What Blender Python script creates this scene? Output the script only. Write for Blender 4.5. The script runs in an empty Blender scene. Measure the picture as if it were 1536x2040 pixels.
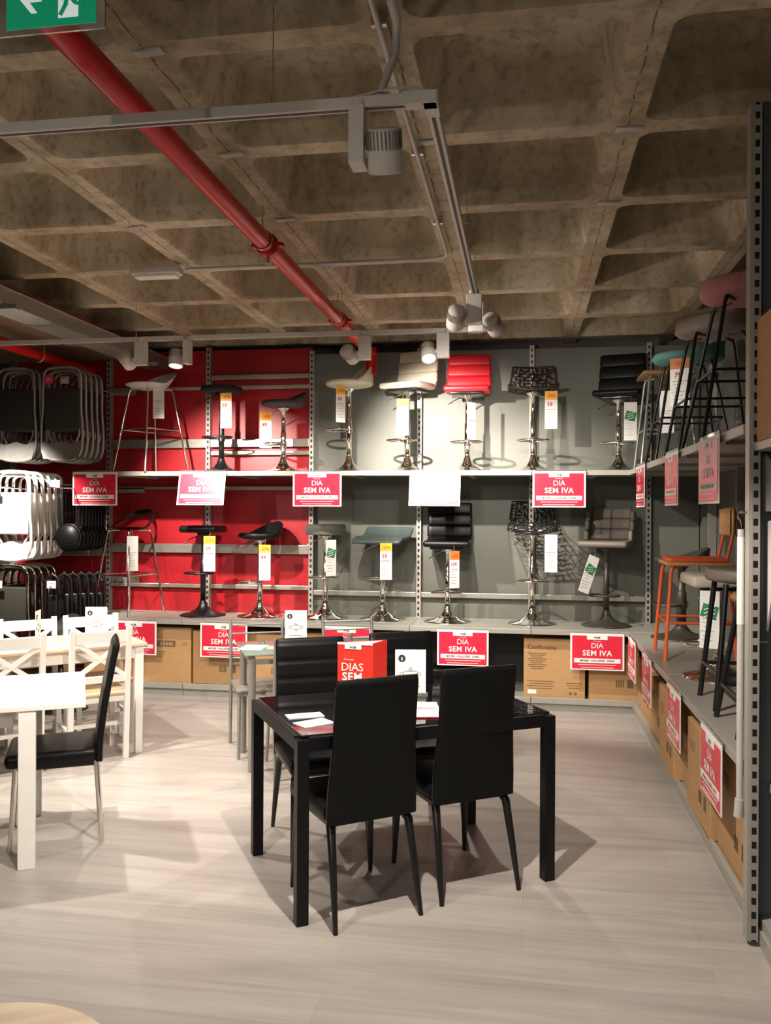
import bpy, bmesh, math, random
from mathutils import Vector, Matrix
PI = math.pi
S = bpy.context.scene
C = S.collection
# ------------------------------------------------------------------ camera
yaw, roll, H = math.radians(9.25), math.radians(0.3), 1.65
r_ = Vector((math.cos(yaw), math.sin(yaw), 0)); f_ = Vector((-math.sin(yaw), math.cos(yaw), 0)); u_ = Vector((0, 0, 1))
r_, u_ = r_*math.cos(roll)+u_*math.sin(roll), u_*math.cos(roll)-r_*math.sin(roll)
cd = bpy.data.cameras.new('camera'); cam = bpy.data.objects.new('camera', cd); C.objects.link(cam)
cd.sensor_fit = 'HORIZONTAL'; cd.sensor_width = 36; cd.lens = 1700/1536*36; cd.clip_start = 0.05; cd.clip_end = 60
cam.matrix_world = Matrix(((r_.x, u_.x, -f_.x, 0), (r_.y, u_.y, -f_.y, 0), (r_.z, u_.z, -f_.z, H), (0, 0, 0, 1)))
S.camera = cam
# ------------------------------------------------------------------ world, lights, exposure
S.view_settings.view_transform = 'Standard'; S.view_settings.look = 'None'
S.view_settings.exposure = 0.75; S.view_settings.gamma = 1.0; S.view_settings.use_curve_mapping = False
w = bpy.data.worlds.new('world'); S.world = w; w.use_nodes = True
w.node_tree.nodes['Background'].inputs[0].default_value = (1.0, 0.9, 0.78, 1)
w.node_tree.nodes['Background'].inputs[1].default_value = 0.068
WARM = (1.0, 0.90, 0.78)
def spot(loc, aim, power, ang=60, blend=0.4, size=0.05, col=WARM):
    l = bpy.data.lights.new('spot_light', 'SPOT'); l.energy = power; l.color = col
    l.spot_size = math.radians(ang); l.spot_blend = blend; l.shadow_soft_size = size
    o = bpy.data.objects.new('spot_light', l); C.objects.link(o); o.location = loc
    o.rotation_euler = (Vector(aim)-Vector(loc)).to_track_quat('-Z', 'Y').to_euler(); return o
spot((-0.42, 2.68, 2.56), (-0.50, 3.40, 0), 185, 116, 0.3, 0.02)      # main lamp over the black table
spot((-2.50, 5.90, 2.64), (-2.55, 5.3, 0.0), 130, 75, 0.7, 0.03)       # lit head by the red panels
spot((-2.92, 5.97, 2.68), (-2.80, 7.3, 1.95), 330, 62, 0.85, 0.03)     # head that bleaches the second sign
spot((-1.20, 5.97, 2.74), (-0.72, 7.6, 2.12), 470, 62, 0.95, 0.02)      # head that makes the hot patch on the grey wall
spot((-0.62, 5.88, 2.66), (-0.85, 5.0, 0.0), 90, 80, 0.7, 0.03)        # glaring head turned to the floor
spot((-4.30, 5.93, 2.70), (-4.45, 6.9, 1.45), 330, 60, 0.8, 0.035)     # next head along the back track, left of the frame
spot((-0.20, 4.98, 2.60), (0.75, 7.7, 1.6), 60, 85, 0.8, 0.02)
spot((-0.62, 6.02, 2.70), (0.30, 7.7, 0.95), 190, 82, 0.6, 0.015)       # extra cone added at the glaring head, washing the lower shelf
spot((-1.45, 6.00, 2.72), (-1.9, 7.7, 0.95), 150, 82, 0.6, 0.015)  # another added cone, no head of its own, for the lower wall
spot((-0.36, 4.98, 2.62), (-1.3, 7.7, 1.0), 40, 90, 0.8, 0.03)
spot((-2.9, 4.35, 2.72), (-2.8, 4.7, 0.7), 190, 100, 0.8, 0.03)        # unseen lights added left of the frame for the tables there
spot((-3.6, 4.2, 2.65), (-2.9, 5.6, 0.6), 160, 90, 0.8, 0.035)
spot((-1.4, 2.62, 2.65), (-1.5, 5.2, 0.0), 90, 90, 0.8, 0.05)
spot((-1.0, -1.2, 2.75), (-0.6, 3.0, 0.0), 50, 110, 0.8, 0.05)          # behind the photographer
spot((-2.2, -0.5, 2.75), (-1.3, 2.6, 0.0), 55, 110, 0.8, 0.05)
spot((-1.2, 4.6, 2.70), (1.3, 6.3, 2.0), 35, 90, 0.8, 0.05)
# ------------------------------------------------------------------ materials
M = {}
def pmat(name, col, rough=0.5, metal=0.0, var=0.0, scale=8.0, stretch=(1, 1, 1), col2=None, bump=0.0, coat=0.0, emit=None, trans=0.0, detail=4.0, spec=0.5):
    m = bpy.data.materials.new(name); m.use_nodes = True; nt = m.node_tree; N = nt.nodes; L = nt.links
    b = N['Principled BSDF']; b.inputs['Base Color'].default_value = (*col, 1)
    b.inputs['Roughness'].default_value = rough; b.inputs['Metallic'].default_value = metal
    b.inputs['Coat Weight'].default_value = coat; b.inputs['Specular IOR Level'].default_value = spec
    b.inputs['Transmission Weight'].default_value = trans
    tc = N.new('ShaderNodeTexCoord'); mp = N.new('ShaderNodeMapping'); mp.inputs['Scale'].default_value = stretch
    L.new(tc.outputs['Object'], mp.inputs[0])
    nz = N.new('ShaderNodeTexNoise'); nz.inputs['Scale'].default_value = scale; nz.inputs['Detail'].default_value = detail
    L.new(mp.outputs[0], nz.inputs[0])
    if var > 0 or col2:
        c2 = col2 or tuple(c*(1-var) for c in col)
        rp = N.new('ShaderNodeValToRGB'); rp.color_ramp.elements[0].position = 0.35; rp.color_ramp.elements[1].position = 0.65
        rp.color_ramp.elements[0].color = (*c2, 1); rp.color_ramp.elements[1].color = (*col, 1)
        L.new(nz.outputs[0], rp.inputs[0]); L.new(rp.outputs[0], b.inputs['Base Color'])
    if bump > 0:
        bp = N.new('ShaderNodeBump'); bp.inputs['Strength'].default_value = bump; bp.inputs['Distance'].default_value = 0.01
        L.new(nz.outputs[0], bp.inputs['Height']); L.new(bp.outputs[0], b.inputs['Normal'])
    if emit:
        b.inputs['Emission Color'].default_value = (*emit[0], 1); b.inputs['Emission Strength'].default_value = emit[1]
    M[name] = m; return m
pmat('chrome', (.82, .80, .76), .07, 1, .05, 3)
pmat('steel', (.50, .49, .46), .32, 1, .12, 20)
pmat('grey_frame', (.36, .36, .34), .35, .6, .1, 20)
pmat('black_metal', (.006, .006, .007), .35, .0, .2, 30)
pmat('black_leather', (.005, .0055, .006), .40, 0, .3, 90, bump=.05, spec=.22)
pmat('black_fabric', (.018, .017, .015), .85, 0, .3, 120, bump=.1)
pmat('dark_mesh', (.030, .028, .022), .8, 0, .3, 200, bump=.15)
pmat('black_plastic', (.012, .011, .010), .18, 0, .2, 30)
pmat('brown_plastic', (.035, .022, .014), .18, 0, .2, 30)
pmat('cream_leather', (.62, .57, .46), .42, 0, .06, 60, bump=.05)
pmat('red_leather', (.62, .012, .025), .42, 0, .08, 60, bump=.05)
pmat('taupe_leather', (.17, .145, .12), .55, 0, .1, 60, bump=.05)
pmat('grey_leather', (.15, .15, .13), .5, 0, .1, 60, bump=.05)
pmat('green_leather', (.055, .075, .07), .3, 0, .1, 60, bump=.04)
pmat('charcoal', (.035, .034, .032), .6, 0, .15, 60)
pmat('dark_base', (.06, .052, .042), .4, .3, .1, 30)
pmat('white_plastic', (.75, .74, .70), .35, 0, .04, 10)
pmat('white_paint', (.82, .80, .76), .4, 0, .04, 12)
pmat('lamp_white', (.55, .52, .49), .5, 0, .04, 12)
pmat('paper', (.80, .80, .78), .6, 0, .03, 10)
pmat('sign_red', (.66, .022, .055), .30, 0, .04, 10)
pmat('bright_red', (.80, .03, .02), .35, 0, .04, 10)
pmat('ink', (.03, .03, .03), .6, 0, .1, 10)
pmat('ink_grey', (.30, .29, .28), .6, 0, .1, 10)
pmat('ink_red', (.6, .05, .05), .6, 0, .1, 10)
pmat('ink_green', (.02, .22, .08), .6, 0, .1, 10)
pmat('tag_orange', (.85, .42, .02), .5, 0, .05, 10)
pmat('tag_dark_orange', (.55, .17, .02), .5, 0, .05, 10)
pmat('wall_red', (.36, .007, .014), .42, 0, .08, 3)
pmat('wall_grey', (.112, .115, .098), .5, 0, .06, 3)
pmat('wall_dark', (.12, .10, .085), .8, 0, .15, 3)
pmat('shelf_metal', (.34, .33, .295), .38, .1, .05, 6)
pmat('rail_metal', (.50, .48, .43), .3, .7, .1, 12)
pmat('cardboard', (.46, .27, .12), .75, 0, .10, 14, stretch=(1, 1, 6), bump=.05)
pmat('cardboard_ink', (.14, .09, .05), .75, 0, .1, 10)
pmat('tape', (.52, .34, .17), .35, 0, .05, 10)
pmat('pipe_red', (.50, .008, .008), .3, 0, .15, 6, bump=.05, spec=.3)
pmat('galvanised', (.42, .42, .40), .42, .7, .25, 40)
pmat('soffit_brown', (.22, .15, .09), .75, 0, .25, 3, stretch=(6, 1, 1))
pmat('orange_metal', (.75, .13, .04), .35, 0, .05, 10)
pmat('natural_wood', (.62, .36, .15), .45, 0, .18, 6, stretch=(1, 10, 10))
pmat('pine', (.70, .50, .32), .35, 0, .10, 5, stretch=(1, 9, 9))
pmat('pale_wood', (.62, .52, .40), .35, 0, .25, 2.4, stretch=(1, 9, 1))
pmat('teal_fabric', (.10, .26, .24), .8, 0, .15, 80, bump=.1)
pmat('mauve_fabric', (.30, .24, .22), .85, 0, .15, 80, bump=.1)
pmat('pink_fabric', (.42, .17, .17), .85, 0, .2, 60, bump=.15)
pmat('brown_leather', (.26, .13, .06), .6, 0, .2, 40)
pmat('black_gloss', (.010, .009, .010), .04, 0, .2, 4, coat=.5)
pmat('table_metal', (.005, .005, .006), .4, 0, .2, 20, spec=.25)
pmat('sign_green', (.0, .22, .11), .3, 0, .05, 4, emit=((0, .25, .12), .25))
pmat('sign_white', (.8, .85, .85), .3, 0, .05, 4, emit=((.8, .9, .9), .2))
pmat('blue_panel', (.075, .09, .11), .5, 0, .15, 5)
pmat('lens_glow', (1, 1, 1), .3, emit=((1.0, .93, .78), 14))
pmat('grey_pvc', (.46, .44, .42), .4, 0, .08, 6)
pmat('conduit_grey', (.42, .40, .37), .4, 0, .08, 6)
g = pmat('table_glass', (.55, .68, .62), .04, 0, .02, 2, trans=.75)
g = pmat('clear_acrylic', (.92, .95, .96), .03, 0, .01, 2, trans=.95)

def concrete():
    m = bpy.data.materials.new('concrete'); m.use_nodes = True; nt = m.node_tree; N = nt.nodes; L = nt.links; b = N['Principled BSDF']
    b.inputs['Roughness'].default_value = .85
    tc = N.new('ShaderNodeTexCoord')
    def nz(s, d, st=(1, 1, 1)):
        mp = N.new('ShaderNodeMapping'); mp.inputs['Scale'].default_value = st; L.new(tc.outputs['Object'], mp.inputs[0])
        n = N.new('ShaderNodeTexNoise'); n.inputs['Scale'].default_value = s; n.inputs['Detail'].default_value = d; L.new(mp.outputs[0], n.inputs[0]); return n
    a = nz(1.3, 6); c = nz(26, 5); e = nz(9, 6, (1, 1, .25))
    r1 = N.new('ShaderNodeValToRGB'); r1.color_ramp.elements[0].position = .38; r1.color_ramp.elements[1].position = .62
    r1.color_ramp.elements[0].color = (.36, .285, .19, 1); r1.color_ramp.elements[1].color = (.55, .475, .355, 1)
    L.new(a.outputs[0], r1.inputs[0])
    r2 = N.new('ShaderNodeValToRGB'); r2.color_ramp.elements[0].position = .28; r2.color_ramp.elements[1].position = .5
    r2.color_ramp.elements[0].color = (.45, .42, .38, 1); r2.color_ramp.elements[1].color = (1, 1, 1, 1); L.new(c.outputs[0], r2.inputs[0])
    mx = N.new('ShaderNodeMix'); mx.data_type = 'RGBA'; mx.blend_type = 'MULTIPLY'; mx.inputs[0].default_value = .6
    L.new(r1.outputs[0], mx.inputs[6]); L.new(r2.outputs[0], mx.inputs[7])
    r3 = N.new('ShaderNodeValToRGB'); r3.color_ramp.elements[0].position = .3; r3.color_ramp.elements[1].position = .6
    r3.color_ramp.elements[0].color = (.62, .60, .52, 1); r3.color_ramp.elements[1].color = (1, 1, 1, 1); L.new(e.outputs[0], r3.inputs[0])
    mx2 = N.new('ShaderNodeMix'); mx2.data_type = 'RGBA'; mx2.blend_type = 'MULTIPLY'; mx2.inputs[0].default_value = .8
    L.new(mx.outputs[2], mx2.inputs[6]); L.new(r3.outputs[0], mx2.inputs[7])
    # cast seam along the ribs (a crack where two moulds met), period .86 m across
    sp = N.new('ShaderNodeSeparateXYZ'); L.new(tc.outputs['Object'], sp.inputs[0])
    def mth(op, x, y=None):
        n = N.new('ShaderNodeMath'); n.operation = op
        for i, v in enumerate((x, y)):
            if v is None: continue
            if isinstance(v, (int, float)): n.inputs[i].default_value = v
            else: L.new(v, n.inputs[i])
        return n.outputs[0]
    wv = mth('MULTIPLY', mth('SUBTRACT', e.outputs[0], .5), .03)
    q = mth('DIVIDE', mth('ADD', mth('ADD', sp.outputs[0], wv), 100*.86+.45), .86)
    d = mth('ABSOLUTE', mth('SUBTRACT', mth('FRACT', mth('ADD', q, .5)), .5))
    seam = mth('MULTIPLY', mth('LESS_THAN', d, .0045), mth('GREATER_THAN', c.outputs[0], .47))
    mx3 = N.new('ShaderNodeMix'); mx3.data_type = 'RGBA'; L.new(mth('MULTIPLY', seam, .75), mx3.inputs[0]); L.new(mx2.outputs[2], mx3.inputs[6]); mx3.inputs[7].default_value = (.05, .035, .025, 1)
    L.new(mx3.outputs[2], b.inputs['Base Color'])
    bp = N.new('ShaderNodeBump'); bp.inputs['Strength'].default_value = .35; bp.inputs['Distance'].default_value = .01
    L.new(c.outputs[0], bp.inputs['Height']); L.new(bp.outputs[0], b.inputs['Normal']); M['concrete'] = m
concrete()
def floor_mat():
    m = bpy.data.materials.new('laminate'); m.use_nodes = True; nt = m.node_tree; N = nt.nodes; L = nt.links; b = N['Principled BSDF']
    b.inputs['Roughness'].default_value = .38
    tc = N.new('ShaderNodeTexCoord')
    br = N.new('ShaderNodeTexBrick'); br.inputs['Scale'].default_value = 1; br.inputs['Brick Width'].default_value = 1.35; br.inputs['Row Height'].default_value = .19
    br.inputs['Mortar Size'].default_value = .0012; br.inputs['Color1'].default_value = (.385, .352, .325, 1); br.inputs['Color2'].default_value = (.425, .393, .362, 1); br.inputs['Mortar'].default_value = (.33, .30, .27, 1)
    L.new(tc.outputs['Object'], br.inputs[0])
    def nz(s, d, st):
        mp = N.new('ShaderNodeMapping'); mp.inputs['Scale'].default_value = st; L.new(tc.outputs['Object'], mp.inputs[0])
        n = N.new('ShaderNodeTexNoise'); n.inputs['Scale'].default_value = s; n.inputs['Detail'].default_value = d; n.inputs['Distortion'].default_value = .6; L.new(mp.outputs[0], n.inputs[0]); return n
    cur = br.outputs[0]
    for n, lo, fac in ((nz(1.3, 6, (.6, 7, 1)), .74, .8), (nz(5, 6, (.45, 8, 1)), .85, .7)):
        r = N.new('ShaderNodeValToRGB'); r.color_ramp.elements[0].position = .32; r.color_ramp.elements[1].position = .62
        r.color_ramp.elements[0].color = (lo, lo, lo*1.01, 1); r.color_ramp.elements[1].color = (1, 1, 1, 1); L.new(n.outputs[0], r.inputs[0])
        mx = N.new('ShaderNodeMix'); mx.data_type = 'RGBA'; mx.blend_type = 'MULTIPLY'; mx.inputs[0].default_value = fac
        L.new(cur, mx.inputs[6]); L.new(r.outputs[0], mx.inputs[7]); cur = mx.outputs[2]
    L.new(cur, b.inputs['Base Color']); M['laminate'] = m
floor_mat()
def slot_mat():      # perforated gondola upright: dark slots punched every 5 cm
    m = bpy.data.materials.new('slotted_metal'); m.use_nodes = True; nt = m.node_tree; N = nt.nodes; L = nt.links; b = N['Principled BSDF']
    b.inputs['Roughness'].default_value = .4; b.inputs['Metallic'].default_value = .3
    tc = N.new('ShaderNodeTexCoord'); sp = N.new('ShaderNodeSeparateXYZ'); L.new(tc.outputs['Object'], sp.inputs[0])
    def mth(op, x, y=None):
        n = N.new('ShaderNodeMath'); n.operation = op
        for i, v in enumerate((x, y)):
            if v is None: continue
            if isinstance(v, (int, float)): n.inputs[i].default_value = v
            else: L.new(v, n.inputs[i])
        return n.outputs[0]
    a = mth('LESS_THAN', mth('FRACT', mth('DIVIDE', sp.outputs[2], .0535)), .5)
    c = mth('LESS_THAN', mth('ABSOLUTE', sp.outputs[0]), .0085)
    mx = N.new('ShaderNodeMix'); mx.data_type = 'RGBA'; L.new(mth('MULTIPLY', a, c), mx.inputs[0])
    mx.inputs[6].default_value = (.36, .34, .31, 1); mx.inputs[7].default_value = (.012, .010, .010, 1)
    L.new(mx.outputs[2], b.inputs['Base Color']); M['slotted_metal'] = m
slot_mat()

# ------------------------------------------------------------------ mesh helpers
class MB:
    def __init__(s): s.v = []; s.f = []; s.sm = []
    def add(s, vs, fs, smooth=False):
        n = len(s.v); s.v += [tuple(v) for v in vs]; s.f += [tuple(i+n for i in f) for f in fs]; s.sm += [smooth]*len(fs); return s
    def box(s, c, d, rz=0, rx=0, ry=0):
        R = Matrix.Rotation(rz, 3, 'Z') @ Matrix.Rotation(ry, 3, 'Y') @ Matrix.Rotation(rx, 3, 'X')
        vs = [Vector(c)+R @ Vector((x*d[0]/2, y*d[1]/2, z*d[2]/2)) for x in (-1, 1) for y in (-1, 1) for z in (-1, 1)]
        return s.add(vs, [(0, 1, 3, 2), (4, 6, 7, 5), (0, 4, 5, 1), (2, 3, 7, 6), (0, 2, 6, 4), (1, 5, 7, 3)])
    def bar(s, a, b, wx, wy, up=(0, 0, 1), w2=None):
        a, b = Vector(a), Vector(b); d = (b-a).normalized(); u = Vector(up)
        if abs(d.dot(u)) > .98: u = Vector((0, 1, 0))
        x = d.cross(u).normalized(); y = x.cross(d).normalized(); w2 = w2 or (wx, wy)
        vs = [a+x*wx/2*i+y*wy/2*j for i, j in ((-1, -1), (1, -1), (1, 1), (-1, 1))]+[b+x*w2[0]/2*i+y*w2[1]/2*j for i, j in ((-1, -1), (1, -1), (1, 1), (-1, 1))]
        return s.add(vs, [(3, 2, 1, 0), (4, 5, 6, 7), (0, 1, 5, 4), (1, 2, 6, 5), (2, 3, 7, 6), (3, 0, 4, 7)])
    def tube(s, pts, r, n=8, closed=False, smooth_pts=0):
        P = [Vector(p) for p in pts]
        for _ in range(smooth_pts):
            Q = []
            m = len(P)
            rng = range(m) if closed else range(m-1)
            if not closed: Q.append(P[0])
            for i in rng:
                a, b = P[i], P[(i+1) % m]; Q += [a*.75+b*.25, a*.25+b*.75]
            if not closed: Q.append(P[-1])
            P = Q
        m = len(P); rr = r if isinstance(r, (list, tuple)) else [r]*m
        if len(rr) != m: rr = [rr[0]+(rr[-1]-rr[0])*i/(m-1) for i in range(m)]
        T = []
        for i in range(m):
            if closed: t = P[(i+1) % m]-P[i-1]
            else: t = P[min(i+1, m-1)]-P[max(i-1, 0)]
            T.append(t.normalized())
        nrm = T[0].cross(Vector((0, 0, 1)))
        if nrm.length < .1: nrm = T[0].cross(Vector((1, 0, 0)))
        nrm.normalize(); vs = []
        for i in range(m):
            nrm = (nrm-T[i]*nrm.dot(T[i])).normalized(); bn = T[i].cross(nrm)
            for k in range(n):
                a = 2*PI*k/n; vs.append(P[i]+(nrm*math.cos(a)+bn*math.sin(a))*rr[i])
        fs = []
        for i in range(m if closed else m-1):
            j = (i+1) % m
            for k in range(n): fs.append((i*n+k, i*n+(k+1) % n, j*n+(k+1) % n, j*n+k))
        s.add(vs, fs, True)
        if not closed:
            s.add(vs[:n], [tuple(range(n))]); s.add(vs[-n:], [tuple(reversed(range(n)))])
        return s
    def lathe(s, prof, c=(0, 0, 0), n=24, axis='Z'):
        vs = []; k = len(prof)
        for i in range(n):
            a = 2*PI*i/n
            for (r, z) in prof:
                v = (r*math.cos(a), r*math.sin(a), z)
                if axis == 'Y': v = (v[0], v[2], v[1])
                vs.append((c[0]+v[0], c[1]+v[1], c[2]+v[2]))
        fs = [(i*k+j, ((i+1) % n)*k+j, ((i+1) % n)*k+j+1, i*k+j+1) for i in range(n) for j in range(k-1)]
        return s.add(vs, fs, True)
    def cyl(s, a, b, r, n=16): return s.tube([a, b], r, n)
    def grid(s, fn, nu, nv, closeu=False, smooth=True):
        vs = [fn(i/(nu if closeu else nu-1), j/(nv-1)) for i in range(nu) for j in range(nv)]
        fs = [(i*nv+j, ((i+1) % nu)*nv+j, ((i+1) % nu)*nv+j+1, i*nv+j+1) for i in range(nu if closeu else nu-1) for j in range(nv-1)]
        return s.add(vs, fs, smooth)
    def pad(s, c, d, r=.02, rz=0, rx=0, ry=0, seg=3):
        bm = bmesh.new(); bmesh.ops.create_cube(bm, size=1)
        for v in bm.verts: v.co = Vector((v.co.x*d[0], v.co.y*d[1], v.co.z*d[2]))
        bmesh.ops.bevel(bm, geom=list(bm.edges), offset=min(r, min(d)*.49), segments=seg, profile=.5, affect='EDGES')
        R = Matrix.Rotation(rz, 3, 'Z') @ Matrix.Rotation(ry, 3, 'Y') @ Matrix.Rotation(rx, 3, 'X')
        bm.verts.index_update(); vs = [Vector(c)+R @ v.co for v in bm.verts]; fs = [tuple(v.index for v in f.verts) for f in bm.faces]; bm.free()
        return s.add(vs, fs, True)
    def prism(s, poly, z0, z1, fn=lambda x, y, z: (x, y, z)):
        n = len(poly); vs = [fn(x, y, z0) for x, y in poly]+[fn(x, y, z1) for x, y in poly]
        return s.add(vs, [tuple(reversed(range(n))), tuple(range(n, 2*n))]+[(i, (i+1) % n, n+(i+1) % n, n+i) for i in range(n)])
    def mesh(s, name, mat, bevel=0):
        me = bpy.data.meshes.new(name); me.from_pydata(s.v, [], s.f); me.update()
        me.polygons.foreach_set('use_smooth', s.sm); me.materials.append(M[mat])
        bm = bmesh.new(); bm.from_mesh(me); bmesh.ops.recalc_face_normals(bm, faces=bm.faces); bm.to_mesh(me); bm.free()
        return me
    def obj(s, name, mat, parent=None, bevel=0):
        o = bpy.data.objects.new(name, s.mesh(name, mat)); C.objects.link(o)
        if parent: o.parent = parent
        if bevel:
            b = o.modifiers.new('bevel', 'BEVEL'); b.width = bevel; b.segments = 2; b.limit_method = 'ANGLE'; b.angle_limit = .7
        return o
def tag(o, label, cat=None, group=None):
    o['label'] = label
    if cat: o['category'] = cat
    if group: o['group'] = group
    return o
def empty(name, loc=(0, 0, 0), rz=0, label=None, cat=None, group=None):
    o = bpy.data.objects.new(name, None); C.objects.link(o); o.location = loc; o.rotation_euler = (0, 0, rz); o.empty_display_size = .1
    if label: tag(o, label, cat, group)
    return o
def struct(o): o['kind'] = 'structure'; return o
def dup(root, loc, rz, label, group=None):
    kids = {}
    for x in C.objects:
        if x.parent: kids.setdefault(x.parent.name, []).append(x)
    def cp(o, par):
        c = o.copy(); C.objects.link(c)
        if par: c.parent = par
        for k in kids.get(o.name, []): cp(k, c)
        return c
    r = cp(root, None); r.location = loc; r.rotation_euler = (0, 0, rz); r['label'] = label
    if group: r['group'] = group
    return r
_tc = {}
def text_mesh(txt, size, bold=0.0, align='CENTER', space=1.0):
    k = (txt, size, bold, align, space)
    if k in _tc: return _tc[k]
    cu = bpy.data.curves.new('lettering', 'FONT'); cu.body = txt; cu.size = size; cu.offset = bold; cu.align_x = align; cu.space_character = space; cu.resolution_u = 2
    o = bpy.data.objects.new('lettering', cu); C.objects.link(o)
    dg = bpy.context.evaluated_depsgraph_get(); me = bpy.data.meshes.new_from_object(o.evaluated_get(dg))
    data = ([v.co.copy() for v in me.vertices], [tuple(p.vertices) for p in me.polygons])
    bpy.data.objects.remove(o); bpy.data.curves.remove(cu); bpy.data.meshes.remove(me)
    _tc[k] = data; return data
def letter(mb, txt, size, x, z, y=0, bold=0, align='CENTER', space=1.0, thick=0, rot=0):   # upright lettering in the xz plane facing -y
    vs, fs = text_mesh(txt, size, bold, align, space)
    ca, sa = math.cos(rot), math.sin(rot)
    return mb.add([(x+v.x*ca-v.y*sa, y, z+v.x*sa+v.y*ca) for v in vs], fs)

# ================================================================== THE SETTING
YW, XW, ZC = 7.86, 1.52, 3.25
P = .86
struct(MB().box((-2.5, 2.2, -.05), (13, 14.0, .1)).obj('floor', 'laminate'))
mb = MB()     # waffle slab: open coffers with rounded mouths and tapering sides
def ring(cx, cy, hx, hy, rad, z, n=5):
    o = []
    for q, (sx, sy) in enumerate(((1, 1), (-1, 1), (-1, -1), (1, -1))):
        for k in range(n+1):
            a = PI/2*q+PI/2*k/n; o.append((cx+sx*(hx-rad)+rad*math.cos(a), cy+sy*(hy-rad)+rad*math.sin(a), z))
    return o
for i in range(-9, 5):
    for j in range(-6, 7):
        cx = -.45+(i+.5)*P; cy = 2.80+(j+.5)*P
        if cx < -8.6: continue
        rs = [ring(cx, cy, P/2-.062, P/2-.055, .07, ZC), ring(cx, cy, P/2-.074, P/2-.066, .075, ZC+.02), ring(cx, cy, P/2-.115, P/2-.105, .10, ZC+.26), ring(cx, cy, P/2-.15, P/2-.14, .10, ZC+.30)]
        n = len(rs[0]); vs = []; fs = []
        for r in rs: vs += r
        for a in range(3):
            for k in range(n): fs.append((a*n+k, a*n+(k+1) % n, (a+1)*n+(k+1) % n, (a+1)*n+k))
        fs.append(tuple(range(3*n, 4*n))); mb.add(vs, fs, True)
        cs = [(cx+P/2, cy+P/2, ZC), (cx-P/2, cy+P/2, ZC), (cx-P/2, cy-P/2, ZC), (cx+P/2, cy-P/2, ZC)]
        vs = cs+rs[0]; fs = []
        for q in range(4):
            for k in range(5): fs.append((q, 4+q*6+k, 4+q*6+k+1))
            fs.append((q, 4+q*6+5, 4+((q+1)*6) % 24, (q+1) % 4))
        mb.add(vs, fs)
ceil = struct(mb.obj('ceiling', 'concrete'))
mb2 = MB().box((-2.2, 2.2, 3.62), (14, 14, .1)); struct(mb2.obj('trim_1', 'wall_dark'))['label'] = 'slab above the coffers'
struct(MB().box((-2.5, 8.30, 1.7), (13, .1, 3.9)).obj('wall_back', 'wall_dark'))
struct(MB().box((1.95, 5.9, 1.7), (.1, 4.8, 3.9)).obj('wall_right', 'wall_dark'))
struct(MB().box((-8.3, 2.2, 1.7), (.1, 14, 3.9)).obj('wall_left', 'wall_dark'))
struct(MB().box((-2.5, -4.3, 1.7), (13, .1, 3.9)).obj('wall_front', 'wall_dark'))
# small patches where the moulds meet
for i, j in ((-1, 0), (-1, 1), (-1, 2), (0, 1), (1, 2), (1, 1), (-2, 2), (-1, 3), (1, 4)):
    o = MB().pad((-.45+i*P+.01, 2.80+j*P, ZC-.003), (.11, .045, .012), .005, rz=.1*i).obj('mortar_patch', 'conduit_grey', ceil)

# ================================================================== SHELVING
BX = [-5.04+1.02*k for k in range(7)]     # uprights of the back run
def upright(x, y, z0, z1, parent, rz=0):
    o = MB().box((0, 0, (z0+z1)/2), (.042, .06, z1-z0)).obj('upright_post', 'slotted_metal', parent); o.location = (x, y, 0); o.rotation_euler = (0, 0, rz); return o
bay_names = ['leftmost red bay holding the folding chairs', 'red bay behind the round black folding stools', 'red bay behind the white shell stool', 'red bay with bare cross rails next to the grey bays', 'grey bay behind the cream high-back stool', 'grey bay behind the red high-back stool', 'grey bay at the corner behind the black high-back stool']
def bay(k, L, root, red, shelves, rails, first=False, last=False, plinth=True):
    """one bay in local coords: x along the run 0..L, front edge at y=0, wall at y=.66"""
    top = 3.20 if red else 3.14
    MB().box((L/2, .675, top/2), (L-.01, .02, top)).obj('back_panel', 'wall_red' if red else 'wall_grey', root)
    upright(0, .63, .0, top+.02, root)
    if last: upright(L, .63, 0, top+.02, root)
    for nm, z in (('upper_shelf', 2.0), ('lower_shelf', .68)):
        if z not in shelves: continue
        m = MB().box((L/2, .33, z-.012), (L-.004, .66, .024)).box((L/2, -.008, z-.018), (L-.004, .016, .042))
        m.box((L/2, .30, z-.03), (.05, .55, .03))
        m.obj(nm, 'shelf_metal', root, .003)
    if plinth:
        MB().box((L/2, .34, .085), (L-.004, .62, .03)).box((L/2, .02, .09), (L-.004, .02, .05)).obj('base_shelf', 'shelf_metal', root, .003)
        MB().box((L/2, .05, .032), (L-.004, .02, .064)).obj('kick_plate', 'shelf_metal', root)
    for z, h, d in rails:
        MB().box((L/2, .65-d, z), (L-.05, .02, h)).obj('cross_rail', 'rail_metal', root, .003)
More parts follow.
